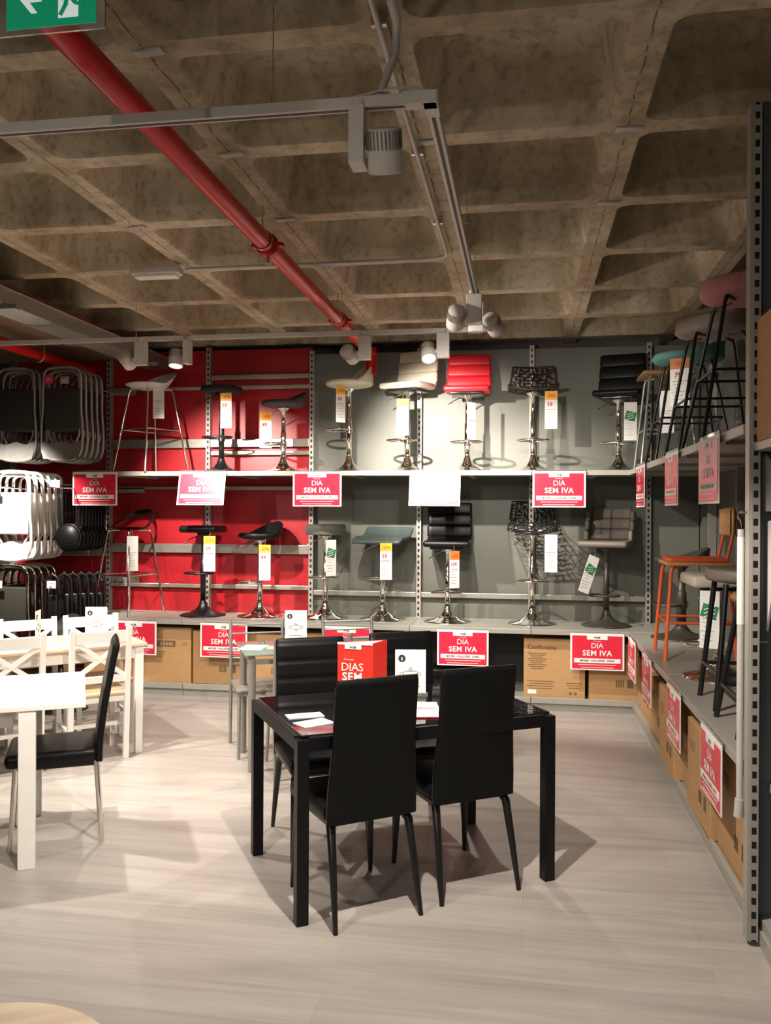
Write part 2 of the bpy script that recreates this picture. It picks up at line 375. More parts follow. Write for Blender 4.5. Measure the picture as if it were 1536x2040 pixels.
for k in range(6):
    red = k < 3
    x0 = BX[k]
    g = 'shelving bays along the back wall'
    if k == 0: rails = ((2.80, .03, .03), (2.30, .09, .03), (1.62, .03, .03), (1.25, .09, .03))
    elif k == 1: rails = ((2.83, .03, .03), (2.30, .085, .03), (1.87, .025, .03), (1.29, .085, .03), (.93, .035, .03))
    elif k == 2: rails = ((2.93, .045, .03), (2.83, .035, .03), (2.30, .075, .04), (2.205, .04, .03), (1.87, .035, .03), (1.29, .085, .03), (.93, .04, .03))
    else: rails = ((.89, .045, .03),)
    root = empty('shelving_bay', (x0, 7.20, 0), 0, 'steel shelving, '+bay_names[k if k == 0 else k], 'shelving', g)
    bay(k, 1.02, root, red, (2.0, .68) if k else (.3,), rails, last=(k == 5))
    if k in (3, 4): MB().box((.51, .655, .39), (.97, .012, .54)).obj('shade_panel', 'black_metal', root)  # black sheet added to paint the shadow in the gap below the shelf
# names fixed to what each bay shows
LB = {0: 'red-backed bay on the far left hung with folding chairs', 1: 'red-backed bay behind the white shell bar stool', 2: 'red-backed bay with many bare metal cross rails', 3: 'grey-backed bay next to the red panels, cream stools on top', 4: 'grey-backed bay with the red high-back stool on top', 5: 'grey-backed bay in the corner with black high-back stool on top'}
bays = [o for o in C.objects if o.name.startswith('shelving_bay')]
for o in bays:
    k = round((o.location.x+5.04)/1.02); o['label'] = LB[k]
root = empty('shelving_bay', (BX[6], 7.20, 0), 0, 'short grey corner panel between the back and right-hand shelving', 'shelving', 'shelving bays along the back wall')
MB().box((.22, .675, 1.57), (.44, .02, 3.14)).obj('back_panel', 'wall_grey', root)
for nm, z in (('upper_shelf', 2.0), ('lower_shelf', .68)):
    MB().box((.22, .33, z-.012), (.44, .66, .024)).obj(nm, 'shelf_metal', root, .003)
MB().box((.455, .33, 1.57), (.02, .66, 3.14)).obj('side_panel', 'wall_grey', root)
# right-hand run: local x runs towards the camera, front edge at X=.86
RL = ['farthest bay of the right-hand shelving, in the corner', 'right-hand shelving bay under the teal stool', 'right-hand shelving bay under the pink stool', 'nearest bay of the right-hand shelving beside the slotted upright']
for k in range(4):
    L = .92
    root = empty('shelving_bay', (.86, 7.20-k*L, 0), -PI/2, RL[k], 'shelving', 'shelving bays along the right side')
    bay(k, L, root, False, (2.0, .68), (), last=(k == 3))
# near gondola at the right edge
root = empty('shelving_unit', (.873, 3.49, 0), 0, 'dark shelving unit cut by the right edge of the photo, slotted upright at its left', 'shelving')
o = MB().box((0, 0, 1.62), (.031, .05, 3.20)).obj('upright_post', 'slotted_metal', root)
o.location = (-.003, -.03, 0)
MB().box((-.0205, -.02, 1.62), (.012, .06, 3.20)).obj('side_plate', 'shelf_metal', root)
MB().box((.60, .0, 2.2), (1.17, .02, 2.08)).box((.60, .0, .6), (1.17, .02, 1.1)).obj('back_panel', 'blue_panel', root)
MB().box((.56, -.25, 1.905), (1.14, .46, .03)).obj('shelf', 'shelf_metal', root)
MB().box((.62, -.25, .60), (1.12, .46, .03)).box((.64, -.49, .58), (1.12, .02, .09)).obj('shelf', 'shelf_metal', root)
MB().box((.60, -.36, .08), (1.14, .72, .04)).box((.60, -.70, .04), (1.14, .02, .1)).box((.03, -.36, .03), (.02, .72, .06)).obj('base_shelf', 'shelf_metal', root)
MB().prism([(0, 0), (-.42, 0), (-.42, .03), (0, .22)], -.004, .004, lambda x, y, z: (.04+z, x-.02, 1.66+y)).obj('bracket', 'shelf_metal', root)
MB().prism([(0, 0), (-.18, .02), (-.06, -.30), (0, -.42)], -.004, .004, lambda x, y, z: (.05+z, x-.02, 1.62+y)).obj('bracket', 'lamp_white', root)

# ================================================================== SIGNS
def sign_parts(root, Wd=.43, Hh=.30, pale=False):
    """local: hangs from z=0 downwards, faces -y, centred in x"""
    MB().box((0, 0, -Hh/2), (Wd, .004, Hh)).obj('card_border', 'paper', root)
    rc = MB().box((0, -.003, -Hh/2-.004), (Wd-.03, .002, Hh-.03)).obj('red_card', 'sign_red', root)
    MB().box((0, -.005, -.031), (Wd*.38, .002, .038)).box((0, -.005, -.222*Hh/.30), (Wd-.06, .002, .036)).obj('white_panels', 'paper', rc)
    m = MB(); letter(m, 'Promoção', .014, 0, -.066, -.0065); letter(m, 'DIA', .062, 0, -.120, -.0065, space=.95)
    letter(m, 'SEM IVA', .062, 0, -.181, -.0065, bold=.0014, space=1.08)
    for z, w_ in ((-.256, .30), (-.278, .26)): m.box((0, -.0055, z*Hh/.30), (w_, .001, .004))
    m.obj('lettering', 'paper', rc)
    m = MB(); letter(m, 'HOJE', .021, 0, -.039, -.0075, bold=.0008); m.obj('tab_lettering', 'ink', rc)
    m = MB(); letter(m, 'MÓVEIS · COLCHÕES · SOFÁS', .021, 0, -.2285, -.0075, bold=.0005); m.obj('strip_lettering', 'ink', rc)
    MB().box((0, .004, .006), (Wd*.97, .005, .022)).obj('shelf_clip', 'clear_acrylic', root)
sg = empty('promotional_sign', (-3.82, 7.165, 1.995), 0, 'red sign hanging from the upper shelf, just left of the white shell stool', 'sign', 'red signs clipped to the upper back shelf')
sign_parts(sg)
for x, z, lab, g in [(-2.80, 1.995, 'overexposed red sign on upper shelf under the round black-topped stool', 'red signs clipped to the upper back shelf'),
    (-1.765, 1.995, 'red sign on upper shelf where the red wall panels meet the grey', 'red signs clipped to the upper back shelf'),
    (-.745, 1.995, 'washed-out sign on upper shelf below and between cream and red stools', 'red signs clipped to the upper back shelf'),
    (.28, 1.995, 'red sign on upper shelf under the brown lattice stool', 'red signs clipped to the upper back shelf'),
    (-3.44, .665, 'red sign on lower shelf behind the white and pine table corner', 'red signs clipped to the lower back shelf'),
    (-2.60, .665, 'red sign on lower shelf left of the glass table', 'red signs clipped to the lower back shelf'),
    (-1.50, .665, 'red sign on lower shelf mostly hidden behind the glass table', 'red signs clipped to the lower back shelf'),
    (-.505, .665, 'red sign on lower shelf above the dark gap, behind the black chairs', 'red signs clipped to the lower back shelf'),
    (.592, .665, 'red sign on lower shelf in front of the two boxes at right', 'red signs clipped to the lower back shelf')]:
    dup(sg, (x, 7.165, z), 0, lab, g)
for y, z, lab, g in [(6.40, 1.995, 'red sign on upper right-hand shelf, farthest of three', 'red signs on the upper right shelf'),
    (5.08, 1.995, 'red sign on upper right-hand shelf, middle of three', 'red signs on the upper right shelf'),
    (4.08, 1.995, 'red sign on upper right-hand shelf, nearest and glare-streaked', 'red signs on the upper right shelf'),
    (6.85, .665, 'red sign on lower right-hand shelf nearest the corner', 'red signs on the lower right shelf'),
    (6.04, .665, 'red sign on lower right-hand shelf, second from the corner', 'red signs on the lower right shelf'),
    (4.97, .665, 'red sign on lower right-hand shelf between two tall cartons', 'red signs on the lower right shelf'),
    (4.00, .665, 'large-looking faded red sign at near end of lower right-hand shelf', 'red signs on the lower right shelf')]:
    dup(sg, (.828, y, z), -PI/2, lab, g)

for o in C.objects:
    if o.get('label', '').startswith(('overexposed', 'washed-out')): o.rotation_euler.x = math.radians(-13)
# ================================================================== BAR STOOLS
def gas_base(root, h, mat='chrome', rad=.212, foot=.30, col_r=.023, leverside=-1, ring=True):
    prof = [(0, 0), (rad, 0), (rad, .006), (rad*.93, .013), (rad*.6, .028), (rad*.34, .055), (rad*.2, .09), (.030, .125), (.028, .14), (0, .14)]
    MB().lathe(prof, n=32).obj('base', mat, root)
    MB().lathe([(0, .12), (col_r+.002, .12), (col_r+.002, h*.62), (col_r, h*.625), (col_r*.82, h*.63), (col_r*.82, h-.045), (.055, h-.02), (.06, h), (0, h)], n=20).obj('column', mat, root)
    if ring:
        m = MB(); pts = [(.012, -.03, foot)]
        R = .135
        loop = [(R*math.cos(a), -.11+R*.72*math.sin(a), foot) for a in [2*PI*k/20 for k in range(20)]]
        m.tube(loop, .009, 8, closed=True).cyl((0, 0, foot-.025), (0, 0, foot+.025), col_r+.008, 16)
        m.obj('footrest', mat, root)
    MB().tube([(leverside*.03, -.02, h-.03), (leverside*.09, -.05, h-.05), (leverside*.16, -.09, h-.10)], .005, 6, smooth_pts=1).obj('lever', 'chrome' if mat == 'chrome' else mat, root)
def bucket(root, h, R=.20, back=.13, mat='black_leather', thick=.05, front_drop=0.0, name='seat'):
    """round padded seat whose rim rises into a low back at +y"""
    def hh(a):
        s = max(0.0, math.sin(a)); return thick+back*(s**1.3)*(1 if s > 0 else 0)
    prof_n = 12; m = MB()
    def fn(u, v):
        a = 2*PI*u; top = hh(a); lean = .05*max(0, math.sin(a))
        ks = [(0, .0), (.72, .0), (.97, .012), (1.03, .03), (1.0+lean*.5, top*.55+.012), (1.0+lean, top-.010), (.95+lean, top), (.88+lean, top-.008), (.80+lean*.3, max(thick*.98, top*.5)), (.66, thick*.98), (.35, thick*.9), (0, thick*.88)]
        r, z = ks[int(round(v*(len(ks)-1)))]
        return (R*r*math.cos(a), R*r*math.sin(a), h+z)
    m.grid(fn, 40, prof_n, closeu=True); return m.obj(name, mat, root)
def round_seat(root, h, R=.19, t=.06, mat='black_leather', square=False):
    if square: return MB().pad((0, 0, h+t/2), (R*2, R*2, t), .028, seg=4).obj('seat', mat, root)
    m = MB().lathe([(0, h), (R*.96, h), (R, h+.012), (R, h+t-.02), (R*.975, h+t-.006), (R*.9, h+t), (0, h+t)], n=36); return m.obj('seat', mat, root)
def high_back(root, h, mat, w=.40, d=.40, bh=.33, nb=3, t=.055, under=True):
    """padded L-shaped seat and a back of horizontal rolls"""
    m = MB()
    m.pad((0, -.01, h+t/2), (w, d-.06, t), .024, rx=.04)
    m.obj('seat', mat, root)
    m = MB(); lean = .16
    m.pad((0, d/2-.035, h+t*.55+.02), (w*.98, t, .09), .024, rx=-.6)
    sh = (bh-.03)/nb
    for i in range(nb):
        z = h+t+.03+sh*(i+.5)-.01; y = d/2-.02+math.tan(lean)*(sh*(i+.5))
        m.pad((0, y, z), (w*(1-.015*i), t*.92, sh+.006), .020, rx=-lean)
    m.obj('backrest', mat, root)
    if under: MB().pad((0, 0, h-.012), (w*.72, d*.66, .028), .01).obj('seat_pan', 'black_plastic', root)
def wave_seat(root, h, mat):
    m = MB()
    def fn(u, v, o=0):
        x = (u-.5)*.44; y = (v-.5)*.34; z = .05*max(0, (v-.45)/.55)**2.0-.035*max(0, (.35-v)/.35)**2
        return (x, y, h+.03+z+.03*(v > .75)*(v-.75)*4+o)
    m.grid(lambda u, v: fn(u, v, .012), 14, 14); m.grid(lambda u, v: fn(u, v, -.018), 14, 14)
    e = [(i, 0) for i in range(14)]+[(13, j) for j in range(14)]+[(13-i, 13) for i in range(14)]+[(0, 13-j) for j in range(14)]
    top = [fn(i/13, j/13, .012) for i, j in e]; bot = [fn(i/13, j/13, -.018) for i, j in e]
    m.tube([Vector(a)*.5+Vector(b)*.5 for a, b in zip(top, bot)][::2], .017, 8, closed=True)
    m.obj('seat', mat, root)
    MB().pad((0, .0, h+.004), (.20, .16, .025), .008).obj('seat_plate', 'black_metal', root)
def lattice_shell(root, h, mat, seed=1, wid=.42, bh=.27):
    """moulded shell pierced like a spider web: seat, bend and back in one"""
    random.seed(seed)
    def surf(u, v):     # u across -1..1, v 0 (front lip) .. 1 (top of back)
        if v < .5:
            t = v/.5; y = -.20+.36*t; z = .035*(u*u)+.012*(1-t)**2*-1; ww = .5*wid*(1.0+.02*t)
        else:
            t = (v-.5)/.5; a = min(1, t*2.2); y = .16+.055*math.sin(a*PI/2)+.03*t; z = bh*t**1.15; ww = .5*wid*(1.02-.18*t)
            y -= .045*u*u*t; z += .03*u*u*(1-t)
        return Vector((u*ww, y, h+z+.01))
    nu, nv = 10, 18; bm = bmesh.new(); G = {}
    for j in range(nv+1):
        for i in range(nu+1):
            off = .25*(1 if (i+j) % 2 else -1)
            u = i/nu; v = j/nv
            if 0 < i < nu: u += random.uniform(-.32, .32)/nu
            if 0 < j < nv: v += (random.uniform(-.22, .22)+off)/nv
            G[i, j] = bm.verts.new(surf(u*2-1, v))
    faces = []
    for j in range(nv):        # brick-bond quads make hexagon-like cells
        for i in range(nu):
            f = bm.faces.new((G[i, j], G[i+1, j], G[i+1, j+1], G[i, j+1]))
    kill = [e for e in bm.edges if len(e.link_faces) == 2 and random.random() < .30]
    used = set(); ks = []
    for e in kill:
        fs = [f.index for f in e.link_faces]; bm.faces.index_update(); fs = [f.index for f in e.link_faces]
        if any(f in used for f in fs): continue
        used.update(fs); ks.append(e)
    bmesh.ops.dissolve_edges(bm, edges=ks, use_verts=False)
    me = bpy.data.meshes.new('lattice_shell'); bm.to_mesh(me); bm.free(); me.materials.append(M[mat])
    o = bpy.data.objects.new('lattice_shell', me); C.objects.link(o); o.parent = root
    md = o.modifiers.new('net', 'WIREFRAME'); md.thickness = .0155; md.use_replace = True; md.use_boundary = True; md.use_even_offset = False
    # continuous rim
    rim = [surf(-1, v/20) for v in range(21)]+[surf(-1+2*u/10, 1) for u in range(1, 10)]+[surf(1, 1-v/20) for v in range(21)]+[surf(1-2*u/10, 0) for u in range(1, 10)]
    MB().tube(rim, .009, 6, closed=True).obj('rim', mat, root)
def quilted(root, h, mat):
    MB().pad((0, -.02, h+.03), (.42, .36, .055), .026, rx=.03).obj('seat', mat, root)
    m = MB()
    for i in range(3):
        for j in range(2):
            z = h+.055+.092*(i+.5); m.pad(((j-.5)*.17, .175+.022*i, z), (.173, .05, .097), .016, rx=-.2)
        for sx in (-1, 1): m.pad((sx*.19, .115+.028*i, h+.045+.088*(i+.5)), (.04, .15-.03*i, .092), .016, rx=-.1)
    m.obj('backrest', mat, root)
def open_shell_seat(root, h, mat, opening):
    """thin moulded saddle seat with a swept-back low back; with a large opening in the back on the black one"""
    m = MB()
    def prof(u, v):
        a = 2*PI*u; R = .215; s = max(0, math.sin(a)); r = v
        z = .03*r**3+(.14*max(0, (r-.55)/.45)**1.6)*s; y = math.sin(a)*R*r*(1+.12*s*r)-.01
        return Vector((math.cos(a)*R*r*1.02, y, h+.01+z))
    if not opening:
        m.grid(lambda u, v: prof(u, v), 40, 12, closeu=True); m.grid(lambda u, v: prof(u, v*.99)-Vector((0, 0, .012)), 40, 12, closeu=True)
        m.tube([prof(k/40, 1)-Vector((0, 0, .005)) for k in range(40)], .008, 6, closed=True)
        m.obj('seat_shell', mat, root)
    else:
        # flat seat
        m.grid(lambda u, v: prof(u, v*.62), 40, 8, closeu=True); m.grid(lambda u, v: prof(u, v*.62)-Vector((0, 0, .014)), 40, 8, closeu=True)
        m.grid(lambda u, v: Vector((math.cos(PI+u*PI)*.215*(.6+.4*v), math.sin(PI+u*PI)*.205*(.6+.4*v), h+.014+.012*v)), 24, 5)
        m.obj('seat_shell', mat, root)
        m = MB()     # raised band of the back, from the two front corners round the rear
        for rr, zo in ((1.0, 0), (.93, .0)):
            pass
        def band(u, v):
            a = -.35+u*(PI+.7); s = max(0, math.sin(a)); k = s**.8
            zz = h+.022+.15*k; hgt = .014+.035*k
            return Vector((math.cos(a)*.225, math.sin(a)*.235, zz+(v-.5)*hgt))
        def band2(u, v): p = band(u, v); return Vector((p.x*.94, p.y*.94, p.z))
        m.grid(band, 30, 3); m.grid(band2, 30, 3)
        for v in (0, 1): m.grid(lambda u, t: band(u, v)*(1-t)+band2(u, v)*t, 30, 2)
        m.obj('back_band', mat, root)
def four_legs(root, h, mat, rad=.010, top=.13, bot=.235, foot=.28, braces=(0,), arch=True, n=8):
    for sx in (-1, 1):
        for sy in (-1, 1):
            pts = [(sx*top*.35, sy*top*.55, h+.002), (sx*top, sy*top, h-.004), (sx*(top+.012), sy*(top+.012), h-.04), (sx*bot, sy*bot, 0.0)] if arch else [(sx*top, sy*top, h), (sx*bot, sy*bot, 0)]
            m = MB()
            if arch:
                P0 = [Vector(p) for p in pts]; m.tube([P0[0], P0[1]*.85+P0[0]*.15, P0[1], P0[1]*.5+P0[2]*.5, P0[2], P0[3]], rad, n)
            else: m.tube(pts, rad, n)
            m.obj('leg', mat, root)
    k = top+.012+(bot-top-.012)*(h-.04-foot)/(h-.04)
    loop = [(-k, -k, foot), (k, -k, foot), (k, k, foot), (-k, k, foot)]
    for i in range(4): MB().cyl(loop[i], loop[(i+1) % 4], rad*.75, 8).obj('footrest_bar', mat, root)

ZU, ZL = 2.0, .68
UY, LY = 7.52, 7.60
GU, GL = 'bar stools on the upper back shelf', 'bar stools on the lower back shelf'
# upper shelf
s = empty('bar_stool', (-3.44, 7.50, ZU), 0, 'white shell bar stool on four slim chrome legs, upper shelf', 'bar stool', GU)
open_shell_seat(s, .78, 'white_plastic', False); four_legs(s, .78, 'chrome', foot=.40, bot=.245)
s.rotation_euler.z = -.5
s = empty('bar_stool', (-2.76, UY, ZU), 0, 'round black-topped bar stool with all-black pole, upper shelf', 'bar stool', GU)
gas_base(s, .74, 'black_metal', foot=.32); round_seat(s, .74, .19, .055, 'black_fabric')
s = empty('bar_stool', (-2.17, UY, ZU), 0, 'dark grey low-backed round stool on chrome pole, upper shelf', 'bar stool', GU)
gas_base(s, .60, 'chrome', foot=.26); bucket(s, .60, .20, .10, 'charcoal', .05); s.rotation_euler.z = -.9
s = empty('bar_stool', (-1.56, UY, ZU), 0, 'cream bucket stool with curved low back on chrome pole', 'bar stool', GU)
gas_base(s, .77, 'chrome', foot=.38, leverside=1); bucket(s, .77, .21, .20, 'cream_leather', .05); s.rotation_euler.z = -1.0
s = empty('bar_stool', (-1.03, UY, ZU), 0, 'cream high-backed bar stool with horizontal padding, upper shelf', 'bar stool', GU)
gas_base(s, .73, 'chrome', foot=.28); high_back(s, .74, 'cream_leather', nb=3); s.rotation_euler.z = -.35
s = empty('bar_stool', (-.50, UY, ZU), 0, 'red high-backed bar stool with horizontal padding on chrome pole', 'bar stool', GU)
gas_base(s, .69, 'chrome', foot=.26); high_back(s, .70, 'red_leather', nb=3)
s = empty('bar_stool', (.07, UY, ZU), 0, 'brown plastic lattice-shell bar stool, upper shelf', 'bar stool', GU)
gas_base(s, .70, 'chrome', foot=.27, leverside=1); lattice_shell(s, .70, 'brown_plastic', 3, bh=.24)
s = empty('bar_stool', (.79, UY, ZU), 0, 'glossy black high-backed stool on upper shelf near the corner', 'bar stool', GU)
gas_base(s, .63, 'chrome', foot=.24); high_back(s, .64, 'black_leather', nb=3, bh=.36); s.rotation_euler.z = -.25
# lower shelf
s = empty('bar_stool', (-3.68, 7.56, ZL), 0, 'black open-backed moulded stool on four chrome legs, lower shelf', 'bar stool', GL)
open_shell_seat(s, .79, 'black_plastic', True); four_legs(s, .79, 'chrome', foot=.37, bot=.23); s.rotation_euler.z = -.35
s = empty('bar_stool', (-2.95, 7.57, ZL), 0, 'black stool with rounded square seat and black trumpet base', 'bar stool', GL)
gas_base(s, .77, 'black_metal', foot=.40); round_seat(s, .77, .175, .065, 'black_leather', square=True)
s = empty('bar_stool', (-2.41, LY, ZL), 0, 'black leather low-backed stool on chrome base, lower shelf by the red panels', 'bar stool', GL)
gas_base(s, .715, 'chrome', foot=.32); bucket(s, .715, .20, .11, 'black_leather', .055); s.rotation_euler.z = -.7
s = empty('bar_stool', (-1.79, LY, ZL), 0, 'round thick grey-topped stool on chrome pole, lower shelf', 'bar stool', GL)
gas_base(s, .76, 'chrome', foot=.38); round_seat(s, .76, .185, .095, 'grey_leather')
s = empty('bar_stool', (-1.26, LY, ZL), 0, 'backless stool with thin waved dark green-grey seat', 'bar stool', GL)
gas_base(s, .71, 'chrome', foot=.38); wave_seat(s, .71, 'green_leather'); s.rotation_euler.z = -.25
s = empty('bar_stool', (-.67, 7.57, ZL), 0, 'black high-backed stool with three padded rolls, lower shelf', 'bar stool', GL)
gas_base(s, .66, 'chrome', foot=.27); high_back(s, .67, 'black_leather', nb=3, w=.41, bh=.34)
s = empty('bar_stool', (.07, 7.58, ZL), 0, 'black lattice-shell bar stool on chrome base, lower shelf', 'bar stool', GL)
gas_base(s, .79, 'chrome', foot=.38); lattice_shell(s, .79, 'black_plastic', 8, bh=.27)
s = empty('bar_stool', (.70, 7.57, ZL), 0, 'taupe quilted bar stool with matching grey pole and base', 'bar stool', GL)
gas_base(s, .68, 'dark_base', foot=.27); quilted(s, .68, 'taupe_leather'); s.rotation_euler.z = -.3
# right-hand run
GR = 'bar stools on the right-hand shelves'
def padded_round(root, h, mat, R=.20, t=.07, back=.0):
    if back: bucket(root, h, R, back, mat, t)
    else: round_seat(root, h, R, t, mat)
s = empty('bar_stool', (1.10, 7.05, ZU), -PI/2, 'tan flat-seated stool with dark metal legs in the upper corner', 'bar stool', GR)
four_legs(s, .73, 'grey_frame', foot=.30, bot=.21); m = MB().pad((0, 0, .745), (.42, .40, .03), .014).obj('seat', 'brown_leather', s)
s = empty('bar_stool', (1.12, 6.22, ZU), -PI/2, 'teal bucket-seated stool on thin black legs, upper right shelf', 'bar stool', GR)
four_legs(s, .70, 'black_metal', foot=.30, bot=.25); bucket(s, .70, .235, .10, 'teal_fabric', .06)
s = empty('bar_stool', (1.13, 5.40, ZU), -PI/2, 'pale mauve fabric stool on black legs between teal and pink stools', 'bar stool', GR)
four_legs(s, .72, 'black_metal', foot=.32, bot=.25); bucket(s, .72, .225, .10, 'mauve_fabric', .10)
s = empty('bar_stool', (1.12, 4.60, ZU), -PI/2, 'pink fabric stool on black legs, nearest on the upper right shelf', 'bar stool', GR)
four_legs(s, .74, 'black_metal', foot=.36, bot=.27); bucket(s, .74, .225, .06, 'pink_fabric', .10)
s = empty('bar_stool', (1.14, 6.05, ZL), -PI/2, 'orange metal-framed stool with wooden seat and small wooden back', 'bar stool', GR)
four_legs(s, .62, 'orange_metal', rad=.013, top=.17, bot=.225, foot=.25)
MB().pad((0, 0, .635), (.38, .42, .025), .012).obj('seat', 'natural_wood', s); MB().pad((0, 0, .66), (.36, .38, .03), .014).obj('seat_cushion', 'orange_metal', s)
for sx in (-1, 1): MB().tube([(sx*.13, .17, .62), (sx*.13, .21, .80), (sx*.12, .235, .98)], .012, 8).obj('back_post', 'orange_metal', s)
m = MB(); m.grid(lambda u, v: (math.sin((u-.5)*1.5)*.23, .235-.05*(1-math.cos((u-.5)*1.8))*1+.012, .83+v*.17+.0), 14, 6)
m.grid(lambda u, v: (math.sin((u-.5)*1.5)*.23, .220-.05*(1-math.cos((u-.5)*1.8))*1-.008, .83+v*.17), 14, 6)
m.tube([(math.sin((k/8-.5)*1.5)*.23, .232-.05*(1-math.cos((k/8-.5)*1.8)), .83) for k in range(9)]+[(math.sin((.5-k/8)*1.5)*.23, .232-.05*(1-math.cos((.5-k/8)*1.8)), 1.0) for k in range(9)], .012, 8, closed=True)
m.obj('backrest', 'natural_wood', s)
s = empty('bar_stool', (1.21, 6.93, ZL), -PI/2, 'dark stool with trumpet base behind the orange framed stool', 'bar stool', GR)
gas_base(s, .58, 'dark_base', rad=.23, foot=.26, col_r=.035); bucket(s, .58, .20, .08, 'charcoal', .05)
s = empty('bar_stool', (1.14, 5.30, ZL), -PI/2, 'cream padded stool with chrome base on the lower right shelf', 'bar stool', GR)
gas_base(s, .55, 'chrome', foot=.20); high_back(s, .55, 'cream_leather', w=.42, d=.42, bh=.32, nb=2, t=.07)
s = empty('bar_stool', (1.12, 4.58, ZL), -PI/2, 'taupe round-seated stool on straight black legs, lower right shelf', 'bar stool', GR)
four_legs(s, .62, 'black_metal', rad=.014, top=.13, bot=.19, foot=.18, arch=False); bucket(s, .62, .20, .12, 'taupe_leather', .07)
s = empty('bar_stool', (1.12, 4.07, ZL), -PI/2, 'brown-seated stool on black legs, closest to the slotted upright', 'bar stool', GR)
four_legs(s, .56, 'black_metal', rad=.013, top=.13, bot=.21, foot=.16, arch=False); bucket(s, .56, .19, .05, 'brown_leather', .05)

# ================================================================== PRICE TAGS
def tag_parts(root, Hh=.32, Wd=.105, head='tag_orange', pct='-30%', price='59', green=False):
    MB().box((0, 0, -Hh/2), (Wd, .002, Hh)).obj('card', 'paper', root)
    MB().tube([(0, 0, -.006), (.004, .02, .05)], .0012, 5).obj('string', 'ink_grey', root)
    if head:
        oh = MB().box((0, -.002, -.036), (Wd, .001, .072)).obj('offer_header', head, root)
        m = MB(); letter(m, pct, .040, 0, -.052, -.004, bold=.0005); m.obj('header_lettering', 'ink_red', oh)
    if green:
        gb = MB().box((0, -.002, -.115), (Wd*.82, .001, .075), ry=.25).obj('green_band', 'ink_green', root)
        m = MB()
        for q in (-.02, 0, .02): m.box((0, -.0035, -.115+q), (Wd*.6, .001, .005), ry=-.35)
        m.obj('band_stripes', 'paper', gb)
    m = MB()
    if price: letter(m, price, .046, -.012, -.128, -.004, bold=.001)
    m.box((0, -.002, -.155), (Wd*.75, .001, .004)).obj('price_lettering', 'ink_red', root)
    m = MB()
    for z, w_ in ((-.175, .6), (-.20, .35), (-.225, .7), (-.25, .45), (-.275, .55)): m.box((-.01, -.002, z), (Wd*w_, .001, .003))
    m.obj('small_print', 'ink_grey', root)
GT = 'hanging price tags'
TG = [(-3.313, 2.815, None, '', '', False, 'plain white price tag hanging from the white shell stool', .1),
 (-2.667, 2.72, 'tag_orange', '-30%', '59', False, 'orange-headed price tag on the black-topped black pole stool', 0),
 (-2.294, 2.538, 'tag_orange', '-30%', '49', False, 'orange-headed price tag on the dark grey low-backed stool', .3),
 (-1.608, 2.76, 'tag_orange', '-30%', '69', False, 'narrow turned price tag under the cream bucket stool', .9),
 (-1.054, 2.64, 'tag_orange', '-30%', '89', False, 'orange-headed price tag under the cream high-backed stool', .2),
 (-.455, 2.60, None, '', '', False, 'bleached white price tag behind the red stool pole', .9),
 (.219, 2.684, 'tag_orange', '-30%', '59', False, 'orange-headed price tag beside the brown lattice stool pole', 0),
 (.872, 2.58, None, '', '', True, 'white and green price tag under the upper black high-back stool', 0),
 (-3.56, 1.415, None, '', '', False, 'plain price tag hanging from the black open-backed stool', .8),
 (-2.817, 1.423, 'tag_orange', '-30%', '59', False, 'orange-headed price tag on the square-seated black stool', .2),
 (-2.297, 1.351, 'tag_orange', '-20%', '49', False, 'orange-headed price tag on the lower black low-backed stool', .1),
 (-1.688, 1.40, None, '', '', True, 'green-banded price tag under the round grey stool', .8),
 (-1.195, 1.377, 'tag_orange', '-20%', '59', False, 'orange-headed price tag under the waved green-grey seat', 0),
 (-.595, 1.314, 'tag_dark_orange', '-30%', '109', False, 'turned price tag under the lower black high-back stool', .75),
 (.224, 1.465, None, '', '', False, 'blank white price tag under the black lattice stool', 0),
 (.585, 1.285, None, '', '', True, 'tilted green-banded price tag on the taupe quilted stool', .5)]
for x, z, hd, pct, pr, gr, lab, rz in TG:
    t = empty('price_tag', (x, 7.38, z), rz, lab, 'price tag', GT); tag_parts(t, head=hd, pct=pct, price=pr, green=gr)
t['label'] = 'tilted green-banded price tag on the taupe quilted stool'; t.rotation_euler = (0, .35, .5)
for x, y, z, hd, pr, gr, lab, rz in [(1.02, 5.95, 2.69, 'tag_dark_orange', '79', False, 'orange-topped price tag reading 79 below the teal stool', -.5), (1.06, 6.72, 2.58, None, '', False, 'plain price tag seen between the teal stool legs', -.3), (1.02, 4.98, 1.22, None, '', True, 'green-banded price tag hanging under the cream padded stool', -.4)]:
    t = empty('price_tag', (x, y, z), rz, lab, 'price tag', GT); tag_parts(t, head=hd, pct='-20%', price=pr, green=gr, Wd=.13 if pr else .105)

